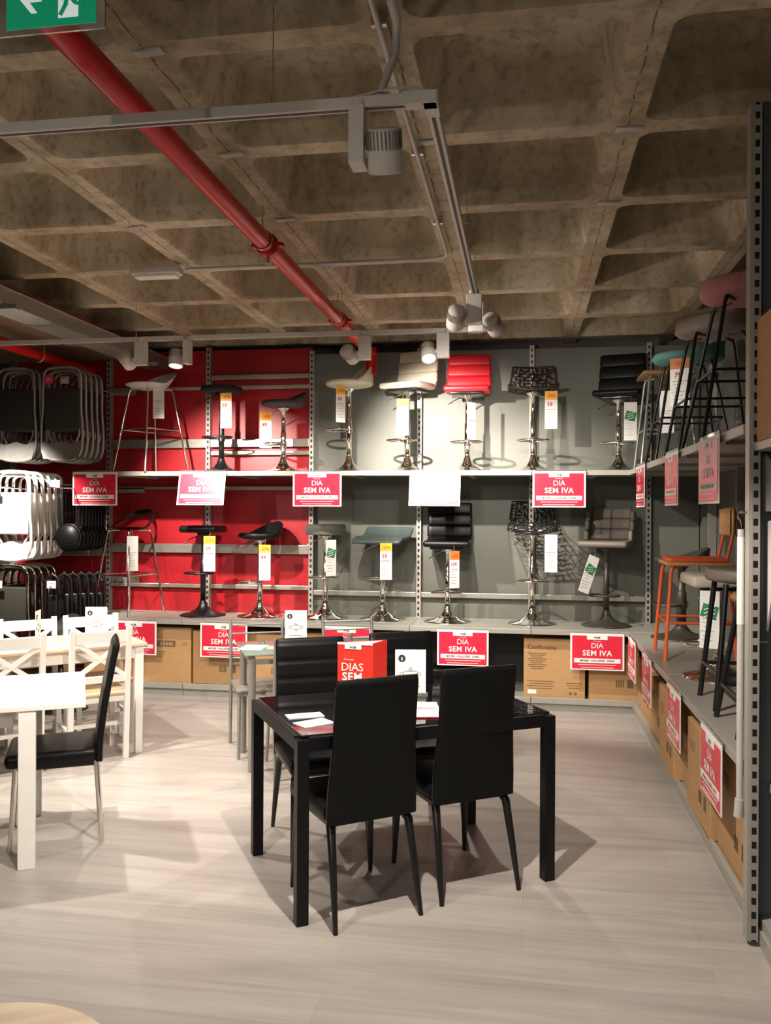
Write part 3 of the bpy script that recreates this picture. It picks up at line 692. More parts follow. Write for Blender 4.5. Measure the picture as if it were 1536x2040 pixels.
# ================================================================== CARTONS
def carton(x0, x1, y0, y1, z0, z1, lab, marks=None, group='cartons under the back shelf', facing='-y'):
    w_, d_, h_ = x1-x0, y1-y0, z1-z0
    root = empty('cardboard_box', ((x0+x1)/2, (y0+y1)/2, z0), 0, lab, 'box', group)
    ct = MB().box((0, 0, h_/2), (w_, d_, h_)).obj('carton', 'cardboard', root, .006)
    m = MB().box((0, 0, h_+.001), (w_*.98 if w_ > d_ else .05, .05 if w_ > d_ else d_*.98, .002))
    m.obj('tape', 'tape', root)
    m = MB()
    def pl(u, z, du, dz):
        if facing == '-y': m.box((u, -d_/2-.001, z), (du, .002, dz))
        else: m.box((-w_/2-.001, -u, z), (.002, du, dz))
    L_ = w_ if facing == '-y' else d_
    random.seed(int(abs(x0*100+y0*10)))
    if marks == 'logo':
        letter(m, 'Conforama', .052, -L_/2+.03, h_-.085, -d_/2-.0025, bold=.001, align='LEFT')
        for q in range(9):
            pl(-L_/2+.03+.08, h_-.12-.016*q, .16-.03*(q % 3), .004)
        m.obj('logo_and_text', 'cardboard_ink', ct); m = MB()
        for q in range(4): pl(-L_/2+.03+.11, .14-.02*q, .22-.03*(q % 2), .004)
        m.obj('lower_text', 'cardboard_ink', ct); m = MB()
        for q in range(3): pl(L_/2-.09, .13-.02*q, .13-.02*q, .004)
        pl(L_/2-.12, .045, .02, .02); pl(L_/2-.08, .045, .02, .02)
    elif marks == 'number':
        pl(-.02, h_-.145, .24, .055); m.obj('code_block', 'cardboard_ink', ct); m = MB()
        m2 = MB(); letter(m2, '63646', .05, .02, h_-.162, -d_/2-.004, bold=.001); m2.obj('pale_lettering', 'tape', ct)
        letter(m, '1/1', .045, L_/2-.06, h_-.16, -d_/2-.0025); m.obj('count_lettering', 'cardboard_ink', ct); m = MB()
        for q in range(3): pl(-.05, h_-.22-.02*q, .12-.03*q, .005)
    else:
        k = .25*L_
        for q in range(5): pl(k-L_*.2+.014*q, .14, .008, .06)
        pl(k-.02+.05, .14, .05, .07)
        m.obj('barcode', 'cardboard_ink', ct); m = MB()
        for q in range(3): pl(-k, h_-.1-.02*q, L_*.22, .004)
    m.obj('print', 'cardboard_ink', ct)
    if marks == 'logo': 
        MB().box((-L_/2+.07, -d_/2-.002, .05), (.07, .002, .035)).obj('sticker', 'paper', ct)
    return root
ZB = .102
carton(-3.98, -3.46, 7.28, 7.75, ZB, .58, 'cardboard box behind the white table legs, leftmost under the back shelf')
carton(-3.44, -2.945, 7.27, 7.75, ZB, .60, 'cardboard box printed 63646 1/1 under the red sign', 'number')
carton(-2.935, -2.47, 7.29, 7.75, ZB, .58, 'cardboard box with barcode left of the glass table')
carton(-2.46, -1.98, 7.28, 7.75, ZB, .56, 'cardboard box seen through the glass table legs')
carton(-1.95, -1.45, 7.30, 7.75, ZB, .58, 'cardboard box behind the left black chair back')
carton(-1.43, -1.0, 7.32, 7.75, ZB, .60, 'cardboard box just visible above the far black chair')
carton(0.0, .505, 7.26, 7.72, ZB, .595, 'cardboard box printed Conforama under the back shelf', 'logo')
carton(.535, .94, 7.27, 7.72, ZB, .57, 'cardboard box in the corner behind the red sign')
GRB = 'cartons under the right shelf'
carton(.91, 1.40, 6.42, 7.12, ZB, .50, 'carton at the corner end of the right-hand base shelf', None, GRB, '-x')
carton(.90, 1.40, 5.72, 6.36, ZB, .50, 'low carton second from the corner on the right', None, GRB, '-x')
carton(.86, 1.40, 5.15, 5.68, ZB, .56, 'tall carton with raised flap behind the third right-hand sign', None, GRB, '-x')
carton(.91, 1.40, 4.80, 5.13, ZB, .40, 'lower carton below the sign between two tall cartons', None, GRB, '-x')
carton(.87, 1.38, 4.22, 4.78, ZB, .565, 'tall plain carton mid-way along the right-hand base shelf', None, GRB, '-x')
carton(.90, 1.40, 3.60, 4.19, ZB, .57, 'near carton by the slotted upright on the right-hand base shelf', None, GRB, '-x')
b = carton(.868, 1.42, 3.0, 3.425, 1.922, 2.39, 'carton on the high shelf of the near unit at the right edge', None, 'carton on the near unit')
# dark flat goods in the gap
t = empty('display_stand', (-.62, 7.44, ZB), 0, 'low dark round stool base lying in the gap under the shelf', 'stool')
MB().lathe([(0, 0), (.19, 0), (.19, .006), (.06, .03), (.03, .08), (.03, .14), (0, .14)], n=28).obj('base', 'black_metal', t)
MB().pad((0, 0, .175), (.36, .30, .06), .02).obj('seat', 'black_leather', t)

# ================================================================== FOLDING CHAIRS on the left rack
def folding_chair(mat, seatmat, platemat, lab, group, w=.39, h=.82):
    """hangs flat, upside down, in the xz plane facing -y; z=0 is its top"""
    root = empty('folding_chair', (0, 0, 0), 0, lab, 'folding chair', group)
    a = w/2
    loop = [(-a+.10, 0, 0), (a-.10, 0, 0), (a-.03, 0, -.03), (a-.015, 0, -.10), (a-.015, 0, -.40), (a, 0, -.50), (a, 0, -h+.12), (a-.03, 0, -h+.03), (a-.12, 0, -h), (-a+.12, 0, -h), (-a+.03, 0, -h+.03), (-a, 0, -h+.12), (-a, 0, -.50), (-a+.015, 0, -.40), (-a+.015, 0, -.10), (-a+.03, 0, -.03)]
    MB().tube(loop, .0125, 8, closed=True, smooth_pts=2).obj('frame', mat, root)
    b = a-.05
    loop = [(-b+.06, .035, -.03), (b-.06, .035, -.03), (b-.01, .035, -.07), (b, .035, -.15), (b, .035, -h+.08), (-b, .035, -h+.08), (-b, .035, -.15), (-b+.01, .035, -.07)]
    MB().tube(loop, .010, 8, closed=True, smooth_pts=1).obj('inner_frame', mat, root)
    MB().pad((0, .008, -.37), (w-.06, .035, .37), .016).obj('seat', seatmat, root)
    def f(u, v, y): x = (u-.5)*2*(a-.006-.05*max(0, v-.5)*(abs(u-.5)*2)**4); top = -h+.155+.012*math.cos((u-.5)*4*PI); return (x, y+.02*math.cos((u-.5)*PI), top+(-h+.012-top)*v)
    MB().grid(lambda u, v: f(u, v, -.018), 20, 6).grid(lambda u, v: f(u, v, -.006), 20, 6).obj('backrest', platemat, root)
    return root
def rack_rail(x0, x1, z, lab, arms, ye):
    r = empty('hanging_rail', ((x0+x1)/2, 7.2, z), 0, lab, 'rail')
    hw = (x1-x0)/2
    MB().box((0, .62, 0), (2*hw, .02, .05)).obj('rail_bar', 'rail_metal', r)
    for x in arms: x -= (x0+x1)/2; MB().cyl((x, .62, -.01), (x, ye-7.2, .0), .006, 8).obj('arm', 'chrome', r)
def ticket(x, y, z, mat, lab, sz=(.085, .065)):
    t = empty('price_ticket', (x, y, z), 0, lab, 'price tag', 'small tickets on the folding-chair rack')
    MB().pad((0, 0, 0), (sz[0], .004, sz[1]), .002).obj('card', mat, t)
    m = MB()
    for q in (-1, 0, 1): m.box((0, -.003, q*.012), (sz[0]*.55, .001, .003))
    m.obj('lettering', 'ink_grey' if mat == 'paper' else 'paper', t)
ch = folding_chair('grey_frame', 'dark_mesh', 'grey_frame', 'grey folding chair with dark seat, front of the upper right stack', 'grey folding chairs hung in the upper stacks')
ch.location = (-4.02, 6.95, 2.91)
ordn = ['second', 'third', 'fourth', 'fifth']
for k in range(4): dup(ch, (-4.02, 6.95+.085*(k+1)+.012*k, 2.905), 0, 'grey folding chair %s from the front in the upper right stack' % ordn[k])
for k in range(5): dup(ch, (-4.45, 6.93+.09*k, 2.905), 0, ('grey folding chair %s in the upper left stack, cut by the photo edge' % (['at the front', 'second from front', 'third from front', 'fourth from front', 'at the back'][k])))
rack_rail(-4.9, -3.75, 2.80, 'chromed rail the grey folding chairs hang from', (-4.63, -4.10, -3.98), 6.88)
ticket(-4.63, 6.86, 2.795, 'paper', 'white ticket at the top left of the upper left folding-chair stack')
ticket(-4.10, 6.87, 2.79, 'sign_red', 'pink-red ticket on the front grey folding chair')
ticket(-3.98, 6.92, 2.79, 'ink_grey', 'grey ticket just right of the pink-red one')
ch = folding_chair('white_paint', 'white_paint', 'white_paint', 'white folding chair at the front of the bright middle stack', 'white folding chairs hung in the middle stack', h=.78)
ch.location = (-4.44, 6.85, 1.99)
for k in range(5): dup(ch, (-4.44, 6.85+.105*(k+1), 1.99), 0, 'white folding chair %s from the front of the middle stack' % (['second', 'third', 'fourth', 'fifth', 'sixth'][k]))
rack_rail(-4.9, -3.65, 1.85, 'chromed rail the white folding chairs hang from', (-4.64, -4.52, -4.02), 6.72)
ticket(-4.64, 6.70, 1.885, 'sign_red', 'red ticket in front of the white folding chairs'); ticket(-4.52, 6.70, 1.885, 'paper', 'white ticket beside the red one on the white folding chairs')
ticket(-4.02, 6.85, 1.88, 'paper', 'white ticket above the round black folding stools')
# round black folding stools
fs = empty('folding_stool', (-4.10, 7.20, 1.52), 0, 'round black folding stool at the front of its row', 'folding stool', 'round folding stools hung in a row')
MB().lathe([(0, -.012), (.112, -.012), (.118, .0), (.118, .02), (0, .02)], (0, 0, -.12), 36, 'Y').obj('seat', 'black_leather', fs)
MB().tube([(.124*math.cos(2*PI*k/32), .005, -.12+.124*math.sin(2*PI*k/32)) for k in range(32)], .006, 6, closed=True).obj('seat_rim', 'black_metal', fs)
for sx in (-1, 1):
    MB().tube([(sx*.09, .015, -.04), (sx*.10, .02, .38)], .009, 8).obj('leg', 'black_metal', fs); MB().tube([(sx*.065, .03, -.20), (sx*.07, .03, .34)], .009, 8).obj('leg', 'black_metal', fs)
MB().cyl((-.10, .02, .36), (.10, .02, .36), .008).obj('crossbar', 'black_metal', fs)
for k in range(8): dup(fs, (-4.10, 7.20+.062*(k+1), 1.52), 0, 'round black folding stool %s in its hanging row' % (['second', 'third', 'fourth', 'fifth', 'sixth', 'seventh', 'eighth', 'rearmost'][k]))
# black folding chairs below
ch = folding_chair('black_metal', 'dark_mesh', 'black_metal', 'black folding chair at the front of the lowest left stack', 'black folding chairs in the lowest stack', h=.84)
ch.location = (-4.46, 6.86, 1.16)
for c in ch.children:
    if c.name.startswith('frame'): c.data.materials[0] = M['chrome']
for k in range(4): dup(ch, (-4.46, 6.97+.11*k, 1.15), 0, 'black folding chair %s from the front of the lowest left stack' % (['second', 'third', 'fourth', 'fifth'][k]))
ch2 = folding_chair('black_metal', 'black_metal', 'black_metal', 'narrow black folding chair first in the lowest right row', 'narrow black folding chairs in the lowest right row', w=.16, h=.62)
ch2.location = (-4.10, 6.95, 1.09)
for k in range(5): dup(ch2, (-4.10+.035*(k+1), 7.0+.085*(k+1), 1.09-.004*k), .25, 'narrow black folding chair %s in the lowest right row' % (['second', 'third', 'fourth', 'fifth', 'last'][k]))
rack_rail(-4.9, -3.70, .98, 'chromed rail the black folding chairs hang from', (-4.66, -4.53, -4.07), 6.86)
ticket(-4.66, 6.80, 1.0, 'sign_red', 'red ticket at the left of the lowest folding-chair rail'); ticket(-4.53, 6.80, 1.0, 'paper', 'white ticket on the front black folding chair'); ticket(-4.07, 6.88, 1.0, 'paper', 'white ticket on the narrow black folding chairs')

# ================================================================== BLACK DINING SET
ang = math.atan2(.606, 1.0)
ca, sa = math.cos(ang), math.sin(ang)
def TT(x, y, z=0): return (-.883+x*ca-y*sa, 3.283+x*sa+y*ca, z)     # table frame: origin front-left corner
TL, TWd = 1.20, .80
t = empty('dining_table', TT(TL/2, TWd/2), ang, 'black metal dining table with glossy black glass top', 'table')
for sx in (-1, 1):
    for sy in (-1, 1): MB().box((sx*(TL/2-.025), sy*(TWd/2-.025), .37), (.05, .05, .74)).obj('leg', 'table_metal', t, .002)
m = MB()
for sy in (-1, 1): m.box((0, sy*(TWd/2-.025), .72), (TL-.1, .05, .055))
for sx in (-1, 1): m.box((sx*(TL/2-.025), 0, .72), (.05, TWd-.1, .055))
m.obj('frame', 'table_metal', t, .002)
gt = MB().box((0, 0, .7485), (TL-.05, TWd-.05, .009)).obj('glass_top', 'black_gloss', t, .002)
# pebble pattern band at the right-hand end of the glass
random.seed(4); m = MB()
for i in range(5):
    for j in range(17):
        a = .013+random.random()*.008; x = TL/2-.06-i*.042+random.uniform(-.006, .006); y = -TWd/2+.07+j*.041+random.uniform(-.006, .006)
        m.prism([(x+a*math.cos(q*PI/4)*random.uniform(.8, 1.2), y+a*math.sin(q*PI/4)) for q in range(8)], .7531, .7540)
m.obj('pebble_pattern', 'chrome', gt)
def dining_chair(lab, legmat='black_metal', loc=(0, 0, 0), rz=0, ribs=True):
    """front faces +y, back at y=0"""
    root = empty('dining_chair', loc, rz, lab, 'chair', 'black upholstered dining chairs')
    m = MB()
    def yb(z): return .015-(.05 if ribs else .085)*((z-.43)/.56)**1.5 if z > .43 else .015     # gentle rearward curve
    def wd(z): q = (z-.40)/.58; return .205-.012*max(0, (z-.7))/.28+.0*q if z > .6 else .205
    Zs = [.405, .43, .50, .57, .64, .71, .78, .85, .92, .965, .985]
    def back(u, v):
        z = .405+v*.58
        w_ = .185+.0*z
        w_ = (.20-.016*max(0, min(1, (z-.50)/.25)))
        e = 1-(.0 if z < .95 else .03*((z-.95)/.035)**2)
        tck = .020*(1 if z < .95 else math.sqrt(max(0.05, 1-((z-.955)/.032)**2)) if z > .955 else 1)
        # rounded rectangular section
        a = 2*PI*u; cx = math.copysign(abs(math.cos(a))**.28, math.cos(a)); cy = math.copysign(abs(math.sin(a))**.5, math.sin(a))
        g = 0
        if ribs and math.sin(a) > .1:
            ph = ((z-.50)/.093) % 1.0
            if z > .50: g = -.007*math.exp(-((min(ph, 1-ph))/.07)**2)
        return (w_*e*cx, yb(z)+tck*cy+g, z)
    m.grid(back, 40, 56, closeu=True)
    n = 40; m.add([back(i/40, 1) for i in range(40)], [tuple(range(40))], True); m.add([back(i/40, 0) for i in range(40)], [tuple(range(40))], True)
    m.obj('backrest', 'black_leather', root)
    MB().pad((0, .235, .435), (.405, .43, .07), .028, seg=4, rx=-.02).obj('seat', 'black_leather', root)
    MB().box((0, .22, .395), (.36, .36, .02)).obj('seat_frame', 'black_metal', root)
    for sx in (-1, 1):
        for fr in (0, 1):
            if legmat == 'black_metal':
                y0, y1 = (.03, -.055) if not fr else (.40, .425)
                MB().tube([(sx*.165, y0+(.03 if not fr else -.02), .40), (sx*.175, y0, .37), (sx*.182, (y0+y1)/2, .2), (sx*.19, y1, 0)], [.021, .019, .015, .010], 10).obj('leg', legmat, root)
            else:
                y0, y1 = (.03, -.0) if not fr else (.40, .42)
                MB().tube([(sx*.175, y0, .41), (sx*.185, y1, 0)], .0125, 10).obj('leg', legmat, root)
    return root
# near chairs (backs to the camera), local +y towards the table
def face(a, b):      # rear leg feet a (left) and b (right) -> origin and heading
    a, b = Vector(a), Vector(b); m_ = (a+b)/2; d = (b-a).normalized(); rz = math.atan2(d.y, d.x); return m_, rz
def seat_at(mid, rz, back_off=.055):
    return (mid.x-math.sin(rz)*back_off, mid.y+math.cos(rz)*back_off, 0)
mA, rA = face((-.714, 3.257), (-.415, 3.473)); mB, rB = face((-.324, 3.575), (-.026, 3.772))
c1 = dining_chair('black leather dining chair with back to the camera, left of the near pair', loc=seat_at(mA, rA), rz=rA)
dup(c1, seat_at(mB, rB), rB, 'black leather dining chair with back to the camera, right of the near pair')
# far chairs facing the camera
dup(c1, (-1.10, 4.36, 0), ang+PI-.06, 'ribbed black dining chair on the far side of the black table, at left')
dup(c1, (-.66, 4.66, 0), ang+PI-.06, 'ribbed black dining chair on the far side of the black table, behind the white card')

# things on the black table
def placard(lab, loc, rz, Wd=.15, Hh=.21, foot=True, txt=True):
    r = empty('info_placard', loc, rz, lab, 'placard', 'white information cards on the tables')
    MB().box((0, 0, Hh/2+.01), (Wd, .003, Hh)).obj('card', 'paper', r)
    if foot: MB().pad((0, .0, .008), (Wd+.02, .06, .016), .004).obj('stand', 'clear_acrylic', r)
    m = MB(); k = .018; x0 = -Wd*.28; z0 = Hh*.85
    m.add([(x0+k*math.cos(a), -.003, z0+k*math.sin(a)) for a in [2*PI*q/20 for q in range(20)]], [tuple(range(20))]).obj('round_icon', 'ink', r)
    m = MB(); m.box((x0, -.005, z0-.002), (.006, .001, .016)).obj('icon_mark', 'paper', r)
    m = MB(); zc = Hh*.5
    pts = [(.034*math.copysign(abs(math.cos(a))**.5, math.cos(a)), -.003, zc+.014*math.copysign(abs(math.sin(a))**.5, math.sin(a))) for a in [2*PI*q/24 for q in range(24)]]
    m.tube(pts, .0009, 4, closed=True)
    for dx, dz in ((0, .022), (0, -.022), (.044, 0), (-.044, 0)):
        m.tube([(dx+.008*math.cos(a), -.003, zc+dz+.007*math.sin(a)) for a in [2*PI*q/10 for q in range(10)]], .0009, 4, closed=True)
    m.box((0, -.003, Hh*.22), (Wd*.6, .001, .003)); m.obj('seating_diagram', 'ink', r)
    return r
placard('white card with seating diagram standing on the black table', (-.545, 4.13, .754), .16, .15, .215)
# triangular red standing sign
r = empty('tabletop_sign', (-.835, 3.795, .7535), .03, 'tall red three-sided DIAS SEM IVA sign standing on the black table', 'sign')
tri = [(0, 0), (.165, -.018), (.212, .10)]
Hs = .305
m = MB()
for i in range(3):
    a, b = tri[i], tri[(i+1) % 3]
    m.add([(a[0], a[1], 0), (b[0], b[1], 0), (b[0], b[1], Hs), (a[0], a[1], Hs)], [(0, 1, 2, 3)])
o = m.obj('printed_faces', 'bright_red', r); so = o.modifiers.new('thick', 'SOLIDIFY'); so.thickness = .002
a0 = math.atan2(tri[1][1], tri[1][0])
def onface(mb_, off):
    mb_.v = [(x*math.cos(a0)+off*math.sin(a0), x*math.sin(a0)-off*math.cos(a0), z) for x, y, z in mb_.v]; return mb_
m = MB(); letter(m, 'Promoção', .011, .055, Hs-.080, 0); letter(m, 'DIAS', .052, .070, Hs-.128, 0, space=.95); letter(m, 'SEM', .052, .070, Hs-.172, 0, bold=.0012, space=1.08); letter(m, 'IVA', .052, .070, Hs-.216, 0, bold=.0012, space=1.08)
m.add([(x, 0, z) for x, z in ((0, Hs), (.165, Hs), (.165, Hs-.010), (.112, Hs-.010), (.112, Hs-.030), (.035, Hs-.030), (.035, Hs-.010), (0, Hs-.010))], [tuple(range(8))])
onface(m, .004).obj('white_lettering', 'paper', o)
m = MB(); letter(m, 'HOJE', .013, .073, Hs-.025, 0, bold=.0005); onface(m, .0055).obj('dark_lettering', 'ink', o)
MB().add([(x, y, Hs-.003) for x, y in tri], [(0, 1, 2)]).obj('top_flap', 'paper', r)
def leaflet(loc, rz, w_, d_, lab, mat='paper'):
    r = empty('leaflet', loc, rz, lab, 'leaflet', 'papers lying on the tables')
    MB().box((0, 0, .0015), (w_, d_, .003)).obj('sheet', mat, r)
    m = MB()
    for q in range(4): m.box((-.01, d_*.28-q*d_*.16, .0035), (w_*(.5-.08*(q % 2)), .004, .0008))
    m.obj('print', 'ink_grey', r); return r
leaflet(TT(.13, .20, .7535), ang+.25, .15, .10, 'small white leaflet nearest the left corner of the black table')
leaflet(TT(.13, .34, .7535), ang-.05, .16, .08, 'white folded leaflet behind the nearer one on the black table')
o = leaflet(TT(.62, .27, .7535), ang-.35, .24, .30, 'white brochure with red edge lying between the near black chairs')
MB().box((.0, -.150, .004), (.24, .012, .002)).box((.06, .02, .004), (.08, .010, .001)).obj('red_edge', 'sign_red', o)

# ================================================================== WHITE TABLE with chrome-legged chair
aw = math.radians(29)
t = empty('dining_table', (0, 0, 0), aw, 'white extending dining table with thick legs at the left edge', 'table')
cw = Vector((-2.02, 3.715, 0)); ax = Vector((math.cos(aw), math.sin(aw), 0)); ay = Vector((-math.sin(aw), math.cos(aw), 0))
LW, WW = 1.3, .82
t.location = cw-ax*LW/2+ay*WW/2
MB().box((0, 0, .74), (LW, WW, .024)).obj('tabletop', 'white_paint', t, .003)
MB().box((-.12, 0, .685), (LW-.40, WW-.16, .085)).obj('apron', 'white_paint', t)
for sx in (-1, 1):
    for sy in (-1, 1): MB().bar((sx*(LW/2-.12)-.135, sy*(WW/2-.045), .728), (sx*(LW/2-.12)-.135, sy*(WW/2-.045), 0), .075, .075).obj('leg', 'white_paint', t, .003)
leaflet(tuple(t.location+ax*.10-ay*.02+Vector((0, 0, .753))), aw, .22, .2, 'pale sheet lying on the white table at the photo edge')
mC, rC = face((-2.249, 4.308), (-2.074, 3.949))
# chair faces the table end: rear feet left/right seen from behind
d = Vector((-.88, -.47)); rz = math.atan2(d.y, d.x)-PI/2
cc = dining_chair('black leather chair on chrome legs pushed up to the end of the white table', 'chrome', (-2.155, 4.13, 0), rz, ribs=False)
cc['group'] = 'single chrome-legged chair'
# ================================================================== PINE AND WHITE TABLE with cross-back chairs
A2 = Vector((-2.535, 5.493, 0)); e1 = Vector((-.745, -.667, 0)).normalized(); e2 = Vector((-e1.y*-1, e1.x*-1, 0)).normalized()
e2 = Vector((e1.y, -e1.x, 0)).normalized()
L2, W2 = 1.35, .66
t = empty('dining_table', A2+e1*L2/2+e2*W2/2, math.atan2(-e1.y, -e1.x), 'white table with natural pine top beside the cross-back chairs', 'table')
MB().box((0, 0, .738), (L2, W2, .022)).obj('tabletop', 'pine', t, .004)
MB().box((0, 0, .685), (L2-.10, W2-.08, .08)).obj('apron', 'white_paint', t)
for sx in (-1, 1):
    for sy in (-1, 1): MB().bar((sx*(L2/2-.05), sy*(W2/2-.045), .727), (sx*(L2/2-.05), sy*(W2/2-.045), 0), .058, .058, w2=(.045, .045)).obj('leg', 'white_paint', t, .002)
def cross_chair(lab, loc, rz):
    """back at y=0, faces +y"""
    r = empty('cross_back_chair', loc, rz, lab, 'chair', 'white cross-back chairs round the pine-topped table')
    for sx in (-1, 1): MB().bar((sx*.18, .03, .0), (sx*.18, -.0, .45), .035, .035).bar((sx*.18, 0, .45), (sx*.18, -.045, .88), .035, .03).obj('back_leg', 'white_paint', r, .002)
    for sx in (-1, 1): MB().bar((sx*.175, .37, .43), (sx*.18, .38, 0), .036, .036, w2=(.03, .03)).obj('front_leg', 'white_paint', r, .002)
    MB().box((0, -.040, .825), (.33, .018, .075), rx=.1).obj('top_rail', 'white_paint', r, .002)
    MB().box((0, -.008, .545), (.33, .018, .045), rx=.1).obj('lower_rail', 'white_paint', r, .002)
    for s_ in (-1, 1): MB().bar((s_*.155, -.010, .565), (-s_*.155, -.036, .795), .03, .014, up=(0, 1, 0)).obj('cross_slat', 'white_paint', r)
    MB().pad((0, .19, .445), (.40, .40, .022), .008).obj('seat', 'pine', r)
    MB().box((0, .19, .41), (.34, .35, .045)).obj('seat_rail', 'white_paint', r)
    m = MB()
    for sx in (-1, 1): m.box((sx*.178, .2, .2), (.02, .34, .025))
    m.box((0, .2, .2), (.34, .02, .025)).obj('stretcher', 'white_paint', r)
    return r
z2 = math.atan2(e2.y, e2.x)-PI/2
def T2(a, b): v = A2+e1*a+e2*b; return (v.x, v.y, 0)
k1 = cross_chair('white cross-back chair on the near side of the pine-topped table, right one', T2(.34, -.075), z2)
dup(k1, T2(.88, -.09), z2, 'white cross-back chair on the near side of the pine-topped table, left one')
dup(k1, T2(.20, .70), z2+PI, 'white cross-back chair on the far side of the pine-topped table, right one')
dup(k1, T2(.64, .70), z2+PI, 'white cross-back chair on the far side of the pine-topped table, left one')
pp = T2(.27, .30); placard('white card with seating diagram standing on the pine-topped table', (pp[0], pp[1], .7495), .22, .15, .22)
pp = T2(.64, .36); placard('wood-coloured card stand seen edge-on on the pine-topped table', (pp[0], pp[1], .7495), 1.85, .12, .21)

# black round-backed stool on the floor behind the cross-back chairs
s = empty('bar_stool', (-3.78, 6.55, 0), 0, 'dark round-backed seat just visible behind the cross-back chairs', 'stool')
gas_base(s, .50, 'black_metal', foot=.2); bucket(s, .50, .19, .22, 'black_leather', .06)
# ================================================================== GLASS TABLE with metal chairs
ag = math.atan2(.43, .9); gx = Vector((math.cos(ag), math.sin(ag), 0)); gy = Vector((-math.sin(ag), math.cos(ag), 0)); G0 = Vector((-1.72, 5.13, 0))
LG, WG = 1.20, .56
t = empty('dining_table', G0+gx*LG/2+gy*WG/2, ag, 'small glass-topped table with grey metal legs behind the black chairs', 'table')
MB().pad((0, 0, .745), (LG, WG, .010), .004).obj('glass_top', 'table_glass', t)
for sx in (-1, 1):
    for sy in (-1, 1): MB().cyl((sx*(LG/2-.05), sy*(WG/2-.05), 0), (sx*(LG/2-.05), sy*(WG/2-.05), .715), .024, 16).cyl((sx*(LG/2-.05), sy*(WG/2-.05), .715), (sx*(LG/2-.05), sy*(WG/2-.05), .739), .018, 12).obj('leg', 'grey_frame', t)
m = MB()
for sy in (-1, 1): m.box((0, sy*(WG/2-.05), .695), (LG-.12, .02, .03))
for sx in (-1, 1): m.box((sx*(LG/2-.05), 0, .695), (.02, WG-.12, .03))
m.obj('frame', 'grey_frame', t)
def metal_chair(lab, loc, rz):
    r = empty('metal_chair', loc, rz, lab, 'chair', 'grey tubular chairs round the glass table')
    for sx in (-1, 1): MB().tube([(sx*.185, -.03, 0), (sx*.185, .02, .43), (sx*.185, -.03, .87)], .012, 10, smooth_pts=1).obj('back_post', 'grey_frame', r)
    for sx in (-1, 1): MB().tube([(sx*.175, .40, 0), (sx*.165, .34, .42)], .011, 8).obj('front_leg', 'grey_frame', r)
    for z in (.84, .78, .62, .57): MB().cyl((-.185, -.03+(.87-z)*.10, z), (.185, -.03+(.87-z)*.10, z), .007).obj('back_rail', 'grey_frame', r)
    MB().pad((0, .20, .445), (.38, .38, .035), .016).obj('seat', 'taupe_leather', r)
    MB().tube([(-.17, .04, .42), (.17, .04, .42), (.17, .36, .42), (-.17, .36, .42)], .010, 8, closed=True).obj('seat_frame', 'grey_frame', r); return r
v = G0+gx*.15-gy*.03
k1 = metal_chair('grey tubular chair at the near left side of the glass table', (v.x+.23, v.y-.02, 0), ag)
v = G0+gx*.13+gy*(WG+.20); dup(k1, (v.x+.05, v.y, 0), ag+PI, 'grey tubular chair on the far side of the glass table, left')
v = G0+gx*.85+gy*(WG+.20); dup(k1, (v.x, v.y, 0), ag+PI, 'grey tubular chair on the far side of the glass table, right')
v = G0+gx*.85-gy*.03; dup(k1, (v.x, v.y, 0), ag, 'grey tubular chair at the near right side of the glass table')
v = G0+gx*.40+gy*.44; placard('white card with seating diagram standing on the glass table', (v.x, v.y, .7505), .2, .15, .21)
v = G0+gx*.09+gy*.28; leaflet((v.x, v.y, .7505), ag-.4, .15, .20, 'white leaflet lying on the left end of the glass table')
# ================================================================== ROUND TABLE at the bottom edge
t = empty('round_table', (-.862, 1.208, 0), .5, 'round pale wood table top cut by the bottom left edge', 'table')
MB().lathe([(0, .728), (.23, .728), (.235, .735), (.235, .745), (.23, .75), (0, .75)], n=64).obj('tabletop', 'pale_wood', t)
for k in range(3): a = k*2*PI/3; MB().tube([(.10*math.cos(a), .10*math.sin(a), .728), (.20*math.cos(a), .20*math.sin(a), 0)], .016, 8).obj('leg', 'white_paint', t)

# ================================================================== CEILING SERVICES
def pipe(lab, x, z, y0, y1, rad=.045, clamps=()):
    r = empty('sprinkler_pipe', (x, y0, z), 0, lab, 'pipe', 'red sprinkler pipes')
    MB().cyl((0, 0, 0), (0, y1-y0, 0), rad, 24).obj('tube', 'pipe_red', r)
    for c in clamps:
        m = MB().lathe([(rad, -.04), (rad+.014, -.035), (rad+.014, .035), (rad, .04)], (0, c-y0, 0), 24, 'Y')
        for s_ in (-1, 1): m.pad((s_*(rad+.024), c-y0, 0), (.034, .05, .022), .006)
        m.obj('coupling', 'pipe_red', r)
        MB().cyl((0, c-y0-.1, rad), (0, c-y0-.1, 3.42-z), .005).obj('hanger_rod', 'steel', r)
        MB().tube([((rad+.004)*math.cos(a), c-y0-.1, (rad+.004)*math.sin(a)) for a in [2*PI*q/20 for q in range(20)]], .005, 6, closed=True).obj('hanger_ring', 'steel', r)
    return r
p = pipe('red sprinkler pipe running across the ceiling to the back wall', -1.36, 3.07, -1.0, 7.55, .047, (4.40, 6.22))
MB().cyl((0, 8.40-0+.0, -.02), (0, 8.42, -.02), .03).obj('end_joint', 'pipe_red', p)
MB().cyl((0, 8.52, .05), (0, 8.52, -.19), .047, 20).obj('end_drop', 'pipe_red', p)
MB().cyl((0, 5.40, -.047), (0, 5.40, -.10), .008, 10).lathe([(0, 0), (.016, 0), (.016, .004), (0, .004)], (0, 5.40, -.10), 12).obj('sprinkler_head', 'steel', p)
q = pipe('shorter red pipe above the folding chairs at far left', -4.17, 3.00, 3.5, 7.75, .047, ())
